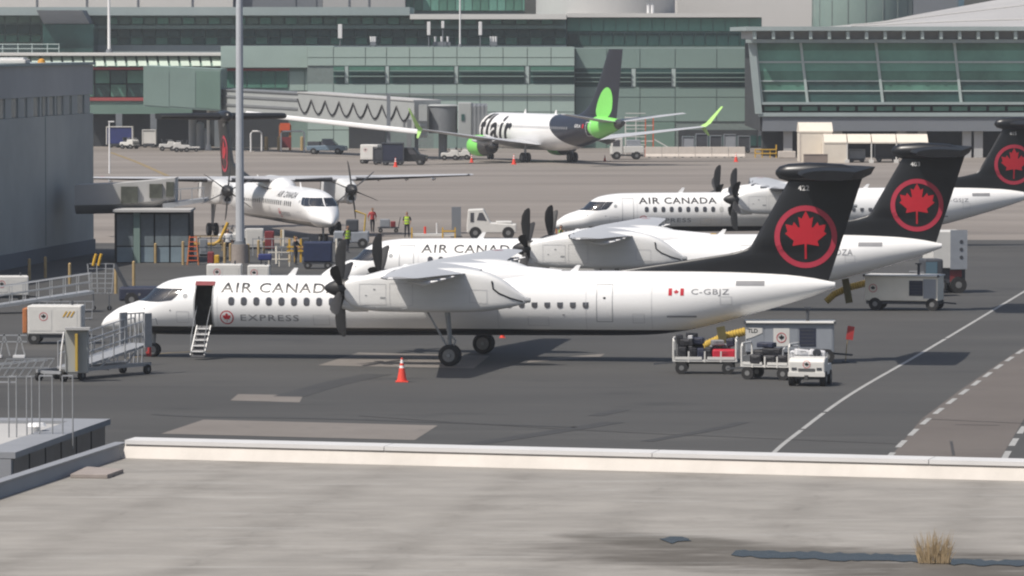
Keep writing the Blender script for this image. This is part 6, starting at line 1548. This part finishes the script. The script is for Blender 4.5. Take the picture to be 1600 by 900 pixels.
tow_tractor('white tractor with canopy almost touching the green engine', pgd(722, 590), R(175), False)
wk = thing('box_truck', 'white cab truck with flat bed right of the jet tail', 'truck', pgd(977, 592), R(4))
MB().b2(-1.7, -.35, -.95, .95, .55, 2.5).build('cab', 'cart_white', wk, bevel=.12); MB().b2(-.3, 2.0, -.95, .95, .75, 1.5).build('bed', 'cart_white', wk, bevel=.05); MB().b2(-1.5, -.7, -.97, -.952, 1.5, 2.2).build('cab_window', 'window_dark', wk); MB().b2(-1.712, -1.70, -.75, .75, 1.5, 2.25).build('windscreen', 'window_dark', wk)
MB().b2(.1, 1.7, -.7, .7, 1.5, 2.2).build('load', 'cart_grey', wk, bevel=.05); MB().b2(-1.6, 2.0, -.7, .7, .4, .55).build('chassis', 'cart_dark', wk)
for sx in (-1.05, 1.2):
    for sy in (-1, 1): small_wheel(wk, (sx, sy * .85, .45), .45, .28)
sc = thing('scaffold_stair', 'white and orange scaffold stair tower behind the jet tail', 'scaffold', pgd(1000, 606))
for x in (-1.7, -.5, .6, 1.5):
    for y in (-.6, .6): MB().bar((x, y, 0), (x, y, 4.6), .10).build('upright', 'safety_orange' if x > .5 else 'cart_white', sc)
for z in (.9, 1.8, 2.7, 3.6, 4.5): MB().b2(-1.75, 1.55, -.62, .62, z - .05, z + .05).build('platform', 'cart_white', sc); MB().bar((-1.7, -.64, z + .5), (.6, -.64, z + .5), .07).build('guard_bar', 'cart_white', sc)
MB().bar((1.6, -.5, 2.0), (4.6, -.5, .3), .12).build('stair_rail', 'cart_white', sc)
# concrete barriers
for i, px in enumerate(fr(1008, 1166, 26)[:-1]):
    t = thing('concrete_barrier', ('leftmost', 'second', 'third', 'fourth', 'fifth', 'rightmost')[min(i, 5)] + ' white barrier block in the row right of the jet tail', 'barrier', pgd(px + 13, 600), 0, 'white barrier blocks')
    b = MB(); b.prism([(x, y, z) for x, y, z in ((-.93, -.35, .02), (-.93, -.33, .2), (-.93, -.14, .45), (-.93, -.10, 1.25), (-.93, .10, 1.25), (-.93, .14, .45), (-.93, .33, .2), (-.93, .35, .02))], (1.86, 0, 0)); b.build('block', 'barrier_white', t, bevel=.03)
    for s in (-.5, .5): MB().b2(s - .15, s + .15, -.36, -.2, 0, .09).build('foot', 'cart_dark', t)
t = thing('concrete_barrier', 'single white barrier block just left of the tents', 'barrier', pgd(1229, 598), 0, 'white barrier blocks'); MB().b2(-1.0, 1.0, -.3, .3, .02, .8).build('block', 'barrier_white', t, bevel=.06); MB().b2(-.5, .5, -.25, .25, .8, .86).build('top', 'barrier_white', t)
t = thing('yellow_barrier', 'yellow tube barrier between the white blocks and the tents', 'barrier', pgd(1196, 600))
for x in (-1.2, -.4, .5, 1.2): MB().bar((x, 0, 0), (x, 0, 1.5 if x > 1 else 1.0), .14).build('post', 'safety_yellow', t)
for z in (.5, .95): MB().bar((-1.25, -.1, z), (1.25, -.1, z), .12).build('rail', 'safety_yellow', t)
# parked dollies in the shade under the pier
for i, px in enumerate((1075, 1096, 1118, 1140, 1162, 1205, 1225)):
    boxcart('container_dolly', ('first', 'second', 'third', 'fourth', 'fifth', 'sixth', 'seventh')[i] + ' dark container dolly from the left in the shade behind the white barriers', px, 622 + (i % 3) * 3, 1.25, 1.9 + .25 * (i % 2), 'cart_dark' if i % 3 else 'cart_grey', 'concrete_dark', group='dark container dollies')
# tents
def arch_roof(parent, x0, x1, y0, y1, z, rise, m, nm):
    b = MB(); n = 12
    b.loft([[Vector((x, y0 + (y1 - y0) * k / n, z + rise * math.sin(math.pi * k / n))) for k in range(n + 1)] + [Vector((x, y1, z - .15)), Vector((x, y0, z - .15))] for x in (x0, x1)])
    return b.build(nm, m, parent, 40)
Yt = 580
tt = thing('storage_tent', 'tall white arched storage tent at the right background', 'tent', pgd(1274, Yt)); xa, xb = X(1249, Yt) - X(1274, Yt), X(1300, Yt) - X(1274, Yt)
MB().b2(xa, xb, 0, 5, 0, Z(205, Yt)).build('walls', 'tent_fabric', tt); arch_roof(tt, xa - .06, xb + .06, -.06, 5.06, Z(205, Yt), .95, 'tent_fabric', 'roof')
MB().b2(xa - .03, xa + .12, -.04, -.004, 0, Z(206, Yt)).build('seam', 'barrier_white', tt)
lt = thing('walkway_tent', 'long white arched tent walkway right of the tall tent', 'tent', pgd(1380, Yt - 4))
x0 = X(1287, Yt - 4) - X(1380, Yt - 4)
for i, (a, c) in enumerate(((1287, 1323), (1324, 1361), (1362, 1400), (1401, 1450))):
    xa, xb = X(a, Yt - 4) - X(1380, Yt - 4), X(c, Yt - 4) - X(1380, Yt - 4); arch_roof(lt, xa + .02, xb - .02, 0, 4, Z(222, Yt - 4), .85, 'tent_fabric', 'roof_bay')
    MB().bar((xb, .1, 0), (xb, .1, Z(223, Yt - 4)), .14).build('post', 'cart_white', lt)
    MB().b2(xb - .25, xb + .25, -.1, .4, 0, .35).build('ballast', 'cart_white', lt)
MB().b2(x0, X(1323, Yt - 4) - X(1380, Yt - 4), .05, 3.9, 0, Z(222.5, Yt - 4)).build('side_wall', 'tent_fabric', lt)
bxx = thing('crate', 'brown crate in front of the tall white tent', 'crate', pgd(1274, Yt - 6)); MB().b2(-1.3, 1.3, -.5, .5, 0.06, .95).build('box', 'brown_box', bxx, bevel=.04); MB().b2(-1.35, 1.35, -.55, .55, .95, 1.0).build('lid', 'brown_box', bxx); MB().b2(-1.2, 1.2, -.4, .4, 0, .06).build('runner', 'cart_dark', bxx)
boxcart('container_dolly', 'pale grey cart under the tent walkway', 1338, Yt - 1, 1.6, 1.3, 'cart_grey', 'cart_grey', z0=.4)
boxcart('container_dolly', 'dark cart under the tent walkway', 1385, Yt + 1, 2.4, 1.9, 'cart_dark', 'cart_dark')
# ------------------------------------------------------------------ light summer haze
hm = bpy.data.materials.new('haze_air'); hm.use_nodes = True; hn = hm.node_tree.nodes; hn.remove(hn['Principled BSDF'])
pv = hn.new('ShaderNodeVolumePrincipled'); pv.inputs['Color'].default_value = (.92, .95, 1, 1); pv.inputs['Density'].default_value = .00016; pv.inputs['Anisotropy'].default_value = .2
hm.node_tree.links.new(pv.outputs['Volume'], hn['Material Output'].inputs['Volume'])
hz = MB().b2(-900, 900, -60, 900, -1.0, 60).build('haze', hm); hz['kind'] = 'stuff'
